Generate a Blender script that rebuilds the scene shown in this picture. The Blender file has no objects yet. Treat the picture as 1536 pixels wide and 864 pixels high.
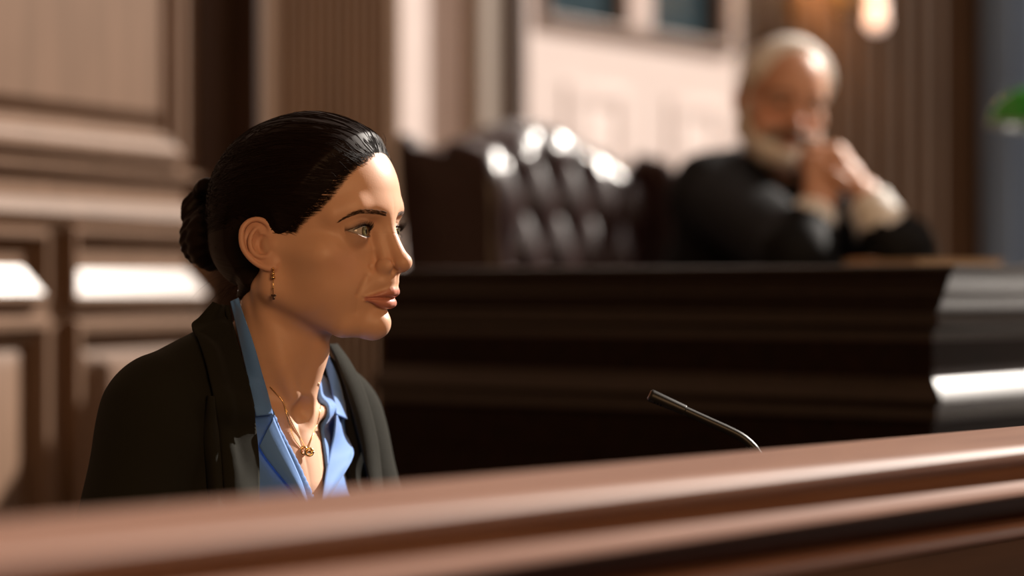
import bpy, bmesh, math, random
import numpy as np
from mathutils import Vector, Matrix, Quaternion
from mathutils.bvhtree import BVHTree

random.seed(7)
RNG = np.random.default_rng(7)
SC = bpy.context.scene
COL = SC.collection
CAM_Z = 1.15
FPX = 85.0 / 36.0 * 1536.0


def at(px, py, Y):
    """world point seen at pixel (px,py) of the 1536x864 photo at depth Y"""
    return Vector(((px - 768.0) / FPX * Y, Y, CAM_Z - (py - 432.0) / FPX * Y))


# ------------------------------------------------------------------ materials
def mat(name, color=(0.5, 0.5, 0.5), rough=0.5, spec=0.5, metal=0.0, **kw):
    m = bpy.data.materials.new(name)
    m.use_nodes = True
    nt = m.node_tree
    b = nt.nodes['Principled BSDF']
    b.inputs['Base Color'].default_value = (*color, 1)
    b.inputs['Roughness'].default_value = rough
    b.inputs['Specular IOR Level'].default_value = spec
    b.inputs['Metallic'].default_value = metal
    for k, v in kw.items():
        b.inputs[k].default_value = v
    return m


def nd(m, typ, **props):
    n = m.node_tree.nodes.new(typ)
    for k, v in props.items():
        setattr(n, k, v)
    return n


def lk(m, a, b):
    m.node_tree.links.new(a, b)


def bsdf(m):
    return m.node_tree.nodes['Principled BSDF']


def noise_color(m, c1, c2, scale=(5, 5, 5), nscale=4.0, detail=6.0, lo=0.3, hi=0.7, bump=0.0, coord='Object', dist=0.0):
    tc = nd(m, 'ShaderNodeTexCoord')
    mp = nd(m, 'ShaderNodeMapping')
    mp.inputs['Scale'].default_value = scale
    lk(m, tc.outputs[coord], mp.inputs['Vector'])
    nz = nd(m, 'ShaderNodeTexNoise')
    nz.inputs['Scale'].default_value = nscale
    nz.inputs['Detail'].default_value = detail
    nz.inputs['Distortion'].default_value = dist
    lk(m, mp.outputs['Vector'], nz.inputs['Vector'])
    r = nd(m, 'ShaderNodeValToRGB')
    r.color_ramp.elements[0].position = lo
    r.color_ramp.elements[1].position = hi
    r.color_ramp.elements[0].color = (*c1, 1)
    r.color_ramp.elements[1].color = (*c2, 1)
    lk(m, nz.outputs['Fac'], r.inputs['Fac'])
    lk(m, r.outputs['Color'], bsdf(m).inputs['Base Color'])
    if bump:
        bp = nd(m, 'ShaderNodeBump')
        bp.inputs['Strength'].default_value = bump
        bp.inputs['Distance'].default_value = 0.002
        lk(m, nz.outputs['Fac'], bp.inputs['Height'])
        lk(m, bp.outputs['Normal'], bsdf(m).inputs['Normal'])
    return nz, r


# ------------------------------------------------------------------ objects
def thing(name, label, cat, loc=(0, 0, 0), rotz=0.0, group=None):
    o = bpy.data.objects.new(name, None)
    COL.objects.link(o)
    o.empty_display_size = 0.05
    o.location = loc
    o.rotation_euler = (0, 0, rotz)
    o['label'] = label
    o['category'] = cat
    if group:
        o['group'] = group
    return o


def tag(o, label, cat, group=None):
    o['label'] = label
    o['category'] = cat
    if group:
        o['group'] = group
    return o


def link_mesh(name, me, m=None, parent=None, smooth=True, world=False):
    o = bpy.data.objects.new(name, me)
    COL.objects.link(o)
    if m is not None:
        me.materials.append(m)
    if smooth:
        me.polygons.foreach_set('use_smooth', [True] * len(me.polygons))
    if parent is not None:
        o.parent = parent
        if world:   # mesh data are in world space: undo the parent's transform
            bpy.context.view_layer.update()
            o.matrix_parent_inverse = parent.matrix_world.inverted()
    return o


def obj(name, bm, m=None, parent=None, smooth=True, world=False, angle=None):
    me = bpy.data.meshes.new(name)
    bm.normal_update()
    bm.to_mesh(me)
    bm.free()
    o = link_mesh(name, me, m, parent, smooth, world)
    if angle is not None:
        me.set_sharp_from_angle(angle=math.radians(angle))
    return o


def structure(o):
    o['kind'] = 'structure'
    return o


# ------------------------------------------------------------------ bmesh shapes
def add_box(bm, x0, x1, y0, y1, z0, z1, bev=0.0, seg=2):
    r = bmesh.ops.create_cube(bm, size=1.0)
    for v in r['verts']:
        v.co = Vector((x0 + (v.co.x + .5) * (x1 - x0), y0 + (v.co.y + .5) * (y1 - y0), z0 + (v.co.z + .5) * (z1 - z0)))
    if bev > 0:
        es = {e for v in r['verts'] for e in v.link_edges}
        bmesh.ops.bevel(bm, geom=list(es), offset=bev, segments=seg, profile=0.5, affect='EDGES')
    return r


def add_tube(bm, pts, radii, seg=12, caps=True):
    pts = [Vector(p) for p in pts]
    n = len(pts)
    if not hasattr(radii, '__len__'):
        radii = [radii] * n
    rings = []
    up = None
    for i, p in enumerate(pts):
        t = (pts[min(i + 1, n - 1)] - pts[max(i - 1, 0)])
        if t.length < 1e-9:
            t = Vector((0, 0, 1))
        t.normalize()
        if up is None:
            up = t.orthogonal().normalized()
        else:
            up = (up - t * up.dot(t))
            if up.length < 1e-6:
                up = t.orthogonal()
            up.normalize()
        s = t.cross(up)
        rings.append([bm.verts.new(p + (up * math.cos(a) + s * math.sin(a)) * radii[i])
                      for a in [2 * math.pi * k / seg for k in range(seg)]])
    for i in range(n - 1):
        for k in range(seg):
            bm.faces.new((rings[i][k], rings[i][(k + 1) % seg], rings[i + 1][(k + 1) % seg], rings[i + 1][k]))
    if caps:
        bm.faces.new(rings[0][::-1])
        bm.faces.new(rings[-1])
    return rings


def add_lathe(bm, prof, seg=32, center=(0, 0, 0), cap=True):
    c = Vector(center)
    rings = []
    for r, z in prof:
        rings.append([bm.verts.new(c + Vector((r * math.cos(2 * math.pi * k / seg), r * math.sin(2 * math.pi * k / seg), z)))
                      for k in range(seg)])
    for i in range(len(rings) - 1):
        for k in range(seg):
            bm.faces.new((rings[i][k], rings[i][(k + 1) % seg], rings[i + 1][(k + 1) % seg], rings[i + 1][k]))
    if cap:
        bm.faces.new(rings[0][::-1])
        bm.faces.new(rings[-1])


def add_sphere(bm, c, r, u=24, v=16, scale=(1, 1, 1)):
    res = bmesh.ops.create_uvsphere(bm, u_segments=u, v_segments=v, radius=1.0)
    for w in res['verts']:
        w.co = Vector((c[0] + w.co.x * r * scale[0], c[1] + w.co.y * r * scale[1], c[2] + w.co.z * r * scale[2]))
    return res['verts']


def smooth_path(pts, n):
    """Catmull-Rom through pts, n samples"""
    P = np.array(pts, float)
    m = len(P)
    out = []
    for t in np.linspace(0, m - 1, n):
        i = min(int(t), m - 2)
        u = t - i
        p0 = P[max(i - 1, 0)]
        p1 = P[i]
        p2 = P[i + 1]
        p3 = P[min(i + 2, m - 1)]
        out.append(0.5 * ((2 * p1) + (-p0 + p2) * u + (2 * p0 - 5 * p1 + 4 * p2 - p3) * u * u + (-p0 + 3 * p1 - 3 * p2 + p3) * u ** 3))
    return np.array(out)


def add_sweep(bm, prof, path, closed_prof=True, outward=-1):
    """sweep a (d,z) profile along a plan polyline with mitred corners; d is measured to the right (outward=1) of travel"""
    path = [Vector((p[0], p[1])) for p in path]
    n = len(path)
    rings = []
    for i in range(n):
        if i == 0:
            t = (path[1] - path[0]).normalized()
            off = Vector((t.y, -t.x))
        elif i == n - 1:
            t = (path[-1] - path[-2]).normalized()
            off = Vector((t.y, -t.x))
        else:
            t1 = (path[i] - path[i - 1]).normalized()
            t2 = (path[i + 1] - path[i]).normalized()
            n1 = Vector((t1.y, -t1.x))
            n2 = Vector((t2.y, -t2.x))
            off = (n1 + n2)
            off = off / (off.length_squared / 2) if off.length > 1e-6 else n1
        off = off * (1 if outward > 0 else -1)
        rings.append([bm.verts.new((path[i].x + off.x * d, path[i].y + off.y * d, z)) for d, z in prof])
    m = len(prof)
    for i in range(n - 1):
        for k in range(m if closed_prof else m - 1):
            a, b = rings[i][k], rings[i][(k + 1) % m]
            c, d_ = rings[i + 1][(k + 1) % m], rings[i + 1][k]
            bm.faces.new((a, b, c, d_))
    if closed_prof:
        bm.faces.new(rings[0])
        bm.faces.new(rings[-1][::-1])
    bmesh.ops.recalc_face_normals(bm, faces=bm.faces)


# ------------------------------------------------------------------ signed distance modelling
F = np.float32


def A(*v):
    return np.array(v, F)


def smin(a, b, k):
    h = np.maximum(k - np.abs(a - b), 0.0) / k
    return np.minimum(a, b) - h * h * k * 0.25


def smax(a, b, k):
    return -smin(-a, -b, k)


def sph(P, c, r):
    return np.sqrt(((P - A(*c)) ** 2).sum(1)) - F(r)


def ell(P, c, r):
    d = P - A(*c)
    k0 = np.sqrt(((d / A(*r)) ** 2).sum(1)) + 1e-6
    k1 = np.sqrt(((d / (A(*r) ** 2)) ** 2).sum(1)) + 1e-9
    return k0 * (k0 - 1.0) / k1


def cap(P, a, b, ra, rb=None):
    """tapered capsule"""
    a = A(*a)
    b = A(*b)
    rb = ra if rb is None else rb
    ab = b - a
    t = np.clip(((P - a) @ ab) / max(float(ab @ ab), 1e-9), 0, 1)
    d = P - a - t[:, None] * ab
    return np.sqrt((d ** 2).sum(1)) - (F(ra) + t * F(rb - ra))


def chain(P, pts, radii, k=0.0):
    f = None
    for i in range(len(pts) - 1):
        g = cap(P, pts[i], pts[i + 1], radii[i], radii[i + 1])
        f = g if f is None else (smin(f, g, k) if k else np.minimum(f, g))
    return f


def grad(f, P, e=0.4):
    g = np.empty_like(P)
    for i in range(3):
        d = np.zeros(3, F)
        d[i] = e
        g[:, i] = f(P + d) - f(P - d)
    g /= (2 * e)
    return g


def project(f, P, it=3, level=0.0, e=0.5):
    P = P.astype(F)
    for _ in range(it):
        v = f(P) - level
        g = grad(f, P, e)
        n2 = np.maximum((g ** 2).sum(1), 0.05)
        P = P - g * (v / n2)[:, None]
    return P


def axis(*segs):
    """rectilinear axis: (start, stop, step) pieces joined"""
    out = []
    for a, b, s in segs:
        n = max(1, int(round((b - a) / s)))
        out.extend(list(np.linspace(a, b, n, endpoint=False)))
    out.append(segs[-1][1])
    return np.array(out, F)


def polygonize(f, ax, ay, az, slack=1.6, newton=1):
    """surface nets on the sparse blocks of a rectilinear grid near f = 0"""
    B = 4

    def pad(a):
        r = (len(a) - 1) % B
        if r:
            s = a[-1] - a[-2]
            a = np.concatenate([a, a[-1] + s * np.arange(1, B - r + 1)])
        return a.astype(F)
    ax, ay, az = pad(ax), pad(ay), pad(az)
    nx, ny, nz = len(ax), len(ay), len(az)
    bi, bj, bk = [(n - 1) // B for n in (nx, ny, nz)]
    I, J, K = np.meshgrid(np.arange(bi), np.arange(bj), np.arange(bk), indexing='ij')
    I, J, K = I.ravel() * B, J.ravel() * B, K.ravel() * B
    lo = np.stack([ax[I], ay[J], az[K]], 1)
    hi = np.stack([ax[I + B], ay[J + B], az[K + B]], 1)
    c = (lo + hi) / 2
    rad = np.sqrt(((hi - lo) ** 2).sum(1)) / 2
    v = np.empty(len(c), F)
    CH = 400000
    for s in range(0, len(c), CH):
        v[s:s + CH] = f(c[s:s + CH])
    keep = np.abs(v) < rad * slack
    I, J, K = I[keep], J[keep], K[keep]
    o = np.arange(B + 1)
    oi, oj, ok = [a.ravel() for a in np.meshgrid(o, o, o, indexing='ij')]
    keys = ((I[:, None] + oi) * ny + (J[:, None] + oj)).astype(np.int64) * nz + (K[:, None] + ok)
    uk = np.unique(keys)
    ki = uk // (ny * nz)
    kj = (uk // nz) % ny
    kk = uk % nz
    pts = np.stack([ax[ki], ay[kj], az[kk]], 1)
    val = np.empty(len(pts), F)
    for s in range(0, len(pts), CH):
        val[s:s + CH] = f(pts[s:s + CH])
    val[val == 0] = 1e-6
    # cells
    o = np.arange(B)
    oi, oj, ok = [a.ravel() for a in np.meshgrid(o, o, o, indexing='ij')]
    ci = (I[:, None] + oi).ravel()
    cj = (J[:, None] + oj).ravel()
    ck = (K[:, None] + ok).ravel()
    corner = []
    cv = []
    for dx in (0, 1):
        for dy in (0, 1):
            for dz in (0, 1):
                key = ((ci + dx) * ny + (cj + dy)).astype(np.int64) * nz + (ck + dz)
                idx = np.searchsorted(uk, key)
                corner.append(idx)
                cv.append(val[idx])
    cv = np.stack(cv, 1)
    neg = (cv < 0).sum(1)
    act = (neg > 0) & (neg < 8)
    ci, cj, ck, cv = ci[act], cj[act], ck[act], cv[act]
    corner = np.stack(corner, 1)[act]
    cp = pts[corner]                      # (n,8,3)
    acc = np.zeros((len(ci), 3), F)
    cnt = np.zeros(len(ci), F)
    edges = [(a, a | b) for a in range(8) for b in (1, 2, 4) if not a & b]
    for a, b in edges:
        va, vb = cv[:, a], cv[:, b]
        cr = (va < 0) != (vb < 0)
        t = np.where(cr, va / np.where(cr, va - vb, 1), 0)
        p = cp[:, a] + (cp[:, b] - cp[:, a]) * t[:, None]
        acc += p * cr[:, None]
        cnt += cr
    V = acc / cnt[:, None]
    ckey = (ci.astype(np.int64) * ny + cj) * nz + ck
    order = np.argsort(ckey)
    ckey, V, ci, cj, ck, cv = ckey[order], V[order], ci[order], cj[order], ck[order], cv[order]
    quads = []

    def find(i, j, k):
        key = (i.astype(np.int64) * ny + j) * nz + k
        idx = np.searchsorted(ckey, key)
        idx = np.minimum(idx, len(ckey) - 1)
        ok_ = ckey[idx] == key
        return idx, ok_
    me_idx = np.arange(len(ckey))
    # corner order: index = dx*4+dy*2+dz
    for axn, (b, d1, d2) in enumerate(((4, (0, 1, 0), (0, 0, 1)), (2, (0, 0, 1), (1, 0, 0)), (1, (1, 0, 0), (0, 1, 0)))):
        va, vb = cv[:, 0], cv[:, b]
        cr = (va < 0) != (vb < 0)
        i, j, k = ci[cr], cj[cr], ck[cr]
        a0 = me_idx[cr]
        a1, o1 = find(i - d1[0], j - d1[1], k - d1[2])
        a2, o2 = find(i - d1[0] - d2[0], j - d1[1] - d2[1], k - d1[2] - d2[2])
        a3, o3 = find(i - d2[0], j - d2[1], k - d2[2])
        ok_ = o1 & o2 & o3
        flip = (va[cr] < 0)
        q = np.stack([a0, a1, a2, a3], 1)
        qf = np.stack([a0, a3, a2, a1], 1)
        q = np.where(flip[:, None], q, qf)[ok_]
        quads.append(q)
    Q = np.concatenate(quads)
    for _ in range(newton):
        vv = f(V)
        g = grad(f, V, 0.3)
        n2 = np.maximum((g ** 2).sum(1), 0.1)
        step = -g * (vv / n2)[:, None]
        ln = np.sqrt((step ** 2).sum(1))
        lim = 0.6
        step *= (np.minimum(ln, lim) / np.maximum(ln, 1e-6))[:, None]
        V = V + step
    return V, Q


def np_mesh(name, V, Q):
    me = bpy.data.meshes.new(name)
    me.vertices.add(len(V))
    me.vertices.foreach_set('co', np.asarray(V, np.float32).ravel())
    Q = np.asarray(Q, np.int32)
    n = Q.shape[1]
    me.loops.add(Q.size)
    me.loops.foreach_set('vertex_index', Q.ravel())
    me.polygons.add(len(Q))
    me.polygons.foreach_set('loop_start', np.arange(0, Q.size, n, dtype=np.int32))
    me.polygons.foreach_set('loop_total', np.full(len(Q), n, np.int32))
    me.update(calc_edges=True)
    me.validate()
    return me


def strands_mesh(paths, radii, seg=3):
    """many thin tubes: paths (N,M,3); radii (M,) or (N,M); returns V,Q"""
    N, M, _ = paths.shape
    T = np.gradient(paths, axis=1)
    T /= np.linalg.norm(T, axis=2, keepdims=True) + 1e-9
    ref = np.array([0.3, 0.2, 0.93])
    S = np.cross(T, ref)
    S /= np.linalg.norm(S, axis=2, keepdims=True) + 1e-9
    U = np.cross(T, S)
    radii = np.broadcast_to(radii, (N, M))[..., None]
    rings = []
    for k in range(seg):
        a = 2 * math.pi * k / seg
        rings.append(paths + (S * math.cos(a) + U * math.sin(a)) * radii)
    V = np.stack(rings, 2)               # N,M,seg,3
    idx = np.arange(N * M * seg).reshape(N, M, seg)
    qs = []
    for k in range(seg):
        k2 = (k + 1) % seg
        qs.append(np.stack([idx[:, :-1, k], idx[:, :-1, k2], idx[:, 1:, k2], idx[:, 1:, k]], -1).reshape(-1, 4))
    return V.reshape(-1, 3), np.concatenate(qs)


def set_attr(me, name, arr):
    at_ = me.attributes.new(name, 'FLOAT', 'POINT')
    at_.data.foreach_set('value', np.asarray(arr, np.float32))
# ------------------------------------------------------------------ head (mm; x forward, y left, z up; origin between the ears)
EYE = (74.6, 30.2, 15.8)
EYE_R = 13.6


def lid_open(lat, h):
    """2-D almond of the open eye; lat>0 outwards, h up. negative inside"""
    t = np.clip(np.abs(lat) / np.where(lat > 0, 15.6, 15.4), 0, 1)
    hh = h - lat * 0.05
    up = 6.5 * (1 - t ** 2.2) - 0.2
    low = -5.2 * (1 - t ** 2.0) + 0.2
    return np.maximum(hh - up, low - hh) * 0.8


_LU = smooth_path([(83.0, 24.0, -47.6, .5), (90.0, 18.5, -46.2, 1.5), (95.8, 11.5, -43.6, 3.2), (99.6, 5.0, -41.3, 4.6), (99.9, 0, -41.6, 4.6)], 11)
_LL = smooth_path([(83.0, 23.6, -48.6, .5), (89.0, 18.2, -50.0, 2.2), (92.6, 11.5, -51.8, 4.2), (95.2, 5, -52.6, 5.2), (95.7, 0, -52.6, 5.3)], 11)


NOSE = smooth_path([(87, 0, 40, 10.0), (92.6, 0, 26, 8.2), (97.2, 0, 13, 7.2), (103.8, 0, -1, 7.4), (110.2, 0, -12.8, 8.4)], 14)


def lips_up(P):
    return chain(P, _LU[:, :3], _LU[:, 3], 1.0)


def lips_low(P):
    return chain(P, _LL[:, :3], _LL[:, 3], 1.0)


EAR_S = np.array([-0.30, 0.0, 0.954])
EAR_T = np.array([-0.954, 0.0, -0.30])


def ear_coords(P):
    """P has y>=0 (mirrored). returns local (t back, s up, n out)"""
    d = (P - A(-4.0, 71.5, 2.5)) / F(.90)
    s = d @ EAR_S.astype(F)
    t0 = d @ EAR_T.astype(F)
    n0 = d[:, 1]
    a = math.radians(24)
    t = t0 * math.cos(a) + n0 * math.sin(a)
    n = -t0 * math.sin(a) + n0 * math.cos(a)
    return np.stack([t / 1.12, s, n], 1).astype(F)


EAR_HELIX = smooth_path([(-5, 3, 0, 1.6), (-11.5, 9, 2, 2.4), (-12.5, 18, 4, 2.6), (-6, 26.5, 5, 2.7), (3, 28, 5.5, 2.7), (11, 23, 6.5, 2.7), (15, 13, 7, 2.7), (16, 2, 6.5, 2.6),
                         (13, -9, 5.5, 2.6), (7, -19, 4.0, 2.8), (-1, -26, 2.5, 3.2), (-7, -27.5, 1.5, 3.0)], 30)
EAR_ANTI = smooth_path([(-3, 20, 2.5, 1.6), (4, 15, 4.0, 2.2), (8.5, 6, 5.2, 2.4), (8.5, -4, 5.4, 2.4), (4.5, -11, 5.0, 2.4), (-2.5, -14, 4.5, 2.4), (-6.5, -12, 4.5, 1.8)], 18)


def ear_f(P):
    out = np.full(len(P), 60.0, F)
    m = ((P - A(-4, 74, 2.5)) ** 2).sum(1) < 48 ** 2
    if m.any():
        out[m] = ear_shape(P[m])
    return out


def ear_shape(P):
    E = ear_coords(P)
    plate = ell(E, (0, 1, 1.5), (15.5, 26, 4.2))
    plate = smin(plate, ell(E, (-6, -20, 2), (7.5, 9, 3.6)), 4)
    plate = smax(plate, -ell(E, (-3.5, -1, 6), (8.0, 11.5, 9.0)), 1.5)
    plate = smax(plate, -ell(E, (6, 10, 7.0), (9.5, 15, 6.0)), 1.5)
    helix = chain(E, EAR_HELIX[:, :3], EAR_HELIX[:, 3])
    anti = chain(E, EAR_ANTI[:, :3], EAR_ANTI[:, 3])
    tragus = ell(E, (-12.5, -2.5, 3.0), (4.0, 6.0, 3.6))
    f = smin(plate, helix, 1.5)
    f = smin(f, anti, 1.5)
    f = smin(f, tragus, 2.0)
    return f * F(.90)


def skull_f(M):
    """scalp without hair; M mirrored (y>=0)"""
    f = ell(M, (7, 0, 42), (83, 71, 86))
    f = smin(f, ell(M, (40, 0, 48), (60, 58, 67)), 14)
    f = smin(f, ell(M, (-22, 0, 26), (58, 62, 64)), 14)
    return f


def head_f(P, man=False, ear=True):
    M = P.copy()
    M[:, 1] = np.abs(M[:, 1])
    f = skull_f(M)
    near = (P[:, 2] < 60)
    if near.any():
        Q = M[near]
        g = f[near]
        g = smin(g, ell(Q, (34, 0, -6), (51, 59, 70)), 14)            # facial block
        g = smin(g, ell(Q, (50, 0, -36), (46, 35, 36)), 12)           # jaws
        w = 62 if man else 57
        g = smin(g, cap(Q, (2, w, -38), (58, 26, -70), 12, 13), 16)   # mandible
        g = smin(g, cap(Q, (2, w + 2, -38), (2, 64, 0), 10, 8), 14)   # ramus
        g = smin(g, cap(Q, (60, 22, -71), (76, 0, -71), 13, 16.5), 10)  # chin
        g = smin(g, ell(Q, (79, 0, -72), (16.5, 16, 15)), 6)
        g = smin(g, ell(Q, (30, 0, -52), (50, 48, 26)), 14)           # floor of the mouth
        g = smin(g, ell(Q, (51, 47, -7), (20, 18, 16)), 14)           # cheekbones
        g = smin(g, cap(Q, (50, 53, -5), (5, 60, 2), 9, 7), 16)       # zygomatic arch
        g = smin(g, ell(Q, (52, 34, -34), (23, 20, 30)), 14)          # cheeks
        g = smin(g, ell(Q, (30, 50, -24), (30, 13, 32)), 16)          # side of the cheek
        if man:
            g = smin(g, ell(Q, (60, 36, -45), (26, 26, 28)), 12)
        g = smin(g, cap(Q, (87, 5, 36), (77, 34, 37), 6.5, 6.5), 18)      # brow ridge
        g = smin(g, cap(Q, (78, 34, 39), (64, 50, 32), 7, 6), 14)
        # eye sockets
        g = smax(g, -ell(Q, (100, 27, 18), (20, 15, 11)), 14)
        g = smax(g, -ell(Q, (92.5, 18, 13), (9, 7, 10)), 9)
        # nose
        nose = chain(Q, NOSE[:, :3], NOSE[:, 3])
        nose = smin(nose, ell(Q, (111, 0, -13.6), (8.9, 8.6, 8.0)), 4)
        nose = smin(nose, cap(Q, (87, 6, 18), (96, 7, -12), 6, 6.5), 6)
        nose = smin(nose, cap(Q, (110, 0, -17.5), (101, 0, -22), 4.6, 4.2), 3)
        g = smin(g, nose, 6)
        wing = ell(Q, (97.6, 11.6, -16.8), (9.2, 6.2, 7.0))
        g = smax(g, -chain(Q, [(96, 17.5, -7.5), (88.5, 18.0, -10.5), (86.5, 17.5, -17), (89.5, 16.5, -23)], [.3, 1.4, 1.8, 1.1], 1), 2.4)
        g = smin(g, wing, 1.8)
        g = smax(g, -ell(Q, (105.0, 6.2, -24.2), (5.6, 2.6, 4.2)), 1.5)      # nostrils
        # philtrum base and lips
        g = smin(g, ell(Q, (90.5, 0, -31), (13.5, 17, 13)), 8)
        g = smax(g, -cap(Q, (106.6, 0, -25), (108.2, 0, -36), 2.2, 2.6), 3.0)
        g = smax(g, -cap(Q, (80.5, 30, -44), (85.5, 24, -28), .6), 6.0)    # nasolabial fold
        lips = np.minimum(lips_up(Q), lips_low(Q))
        g = smin(g, lips, 4.0)
        g = smax(g, -chain(Q, [(84, 24.3, -48.0), (92, 18.0, -47.4), (101, 10.5, -46.4), (106, 4.5, -46.0), (106, 0, -46.3)], [0.9, 1.0, 1.2, 1.4, 1.4], 0.5), 1.2)
        g = smax(g, -ell(Q, (84.0, 25.4, -48.0), (2.2, 1.4, 1.2)), 3.0)
        g = smax(g, -chain(Q, [(86, 28.5, -39), (82.0, 30.5, -50), (78, 29.5, -61)], [.5, .8, .4], 1), 5.0)
        g = smax(g, -ell(Q, (100.5, 0, -62.0), (4.0, 13, 3.2)), 5.0)
        # eyes: lids over the ball, then the almond opening
        e = Q - A(*EYE)
        r = np.sqrt((e ** 2).sum(1))
        lid = r - F(EYE_R + 1.6)
        lid = np.where(e[:, 0] > -4, lid, lid + 4)
        g = smin(g, lid, 5.0)
        lat, h = e[:, 1], e[:, 2]
        crease_h = 6.2 * (1 - np.clip(np.abs(lat) / 16.0, 0, 1) ** 2.2) + 3.0 + lat * 0.06
        zone = (e[:, 0] > -2) & (np.abs(lat) < 17)
        g = g + np.where(zone, 1.0 * np.exp(-((h - crease_h) / 1.1) ** 2) * np.clip(1 - (lat / 16.5) ** 2, 0, 1), 0).astype(F)
        op = lid_open(lat, h)
        cut = np.maximum(op, F(EYE_R - 0.5) - r)
        cut = np.maximum(cut, -e[:, 0] - 1.0)
        g = smax(g, -cut, 0.9)
        if ear:
            g = smin(g, ear_f(Q), 3.0)
        f = f.copy()
        f[near] = g
    return f


# hairline in side view: closed region of hair, polygon in (x, z)
HAIR_POLY = [(90, 101), (84, 92), (77, 81), (67.5, 69), (60, 55.6), (50, 42), (38, 33), (31, 28), (23, 15), (14, 9), (8, 13), (2, 22),
             (-6, 30), (-20, 32), (-30, 20), (-30, 2), (-22, -14), (-20, -26), (-30, -38), (-47, -46), (-70, -52), (-130, -52), (-130, 160), (95, 160), (95, 112)]


def poly_sd(x, z, poly):
    """signed distance to a polygon, negative inside"""
    d2 = np.full(len(x), 1e9, F)
    inside = np.zeros(len(x), bool)
    n = len(poly)
    for i in range(n):
        ax_, az_ = poly[i]
        bx_, bz_ = poly[(i + 1) % n]
        ex, ez = bx_ - ax_, bz_ - az_
        wx, wz = x - ax_, z - az_
        t = np.clip((wx * ex + wz * ez) / (ex * ex + ez * ez), 0, 1)
        d2 = np.minimum(d2, (wx - ex * t) ** 2 + (wz - ez * t) ** 2)
        cond = ((az_ > z) != (bz_ > z))
        xin = (bx_ - ax_) * (z - az_) / ((bz_ - az_) if bz_ != az_ else 1e-9) + ax_
        inside ^= cond & (x < xin)
    d = np.sqrt(d2)
    return np.where(inside, -d, d)


# ------------------------------------------------------------------ hands (mm): palm frame
def hand_parts(wrist, fingers_dir, palm_normal, side, curls, scale=1.0, thumb=None):
    """returns capsule chains of one hand. side=+1: the thumb lies on the +cross side. curls: per-finger list of 3 bends (deg)"""
    f = np.array(fingers_dir, float)
    f /= np.linalg.norm(f)
    n = np.array(palm_normal, float)
    n -= f * (n @ f)
    n /= np.linalg.norm(n)
    s = np.cross(n, f) * side
    w = np.array(wrist, float)
    out = []
    knuck = [(92, 27), (95, 9), (90, -9), (82, -25)]
    lens = [(42, 25, 20), (46, 29, 22), (43, 27, 21), (33, 21, 18)]
    rad = [9.0, 9.2, 8.8, 7.8]
    out.append(([w + s * 14, w + f * 45 * scale + s * 20 * scale], [15 * scale, 15 * scale]))
    out.append(([w - s * 12, w + f * 45 * scale - s * 16 * scale], [15 * scale, 14 * scale]))
    for (a, b), L, r, cu in zip(knuck, lens, rad, curls):
        k = w + (f * a + s * b) * scale
        out.append(([w + (f * 20 + s * b * .7) * scale, k], [13 * scale, 11.0 * scale]))
        d = f.copy()
        p = k
        pts = [p]
        ang = 0
        for l, c in zip(L, cu):
            ang += math.radians(c)
            d = f * math.cos(ang) + n * math.sin(ang)
            p = p + d * l * scale
            pts.append(p)
        out.append((pts, [r * scale, r * .93 * scale, r * .85 * scale, r * .72 * scale]))
    tb = thumb or ((20, 26, 8), (46, 46, 16), (70, 50, 24), (92, 46, 28))
    pts = [w + (f * a + s * b + n * c) * scale for a, b, c in tb]
    out.append((pts, [13 * scale, 12 * scale, 10 * scale, 8 * scale]))
    return out


def hand_f(P, parts, k=5.0):
    f = None
    fingers = []
    for pts, rr in parts:
        g = chain(P, pts, rr, 1.0)
        if len(pts) == 2:
            f = g if f is None else smin(f, g, 8)
        else:
            fingers.append(g)
    ff = fingers[0]
    for g in fingers[1:]:
        ff = smin(ff, g, 1.2)
    return smin(f, ff, k)
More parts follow.
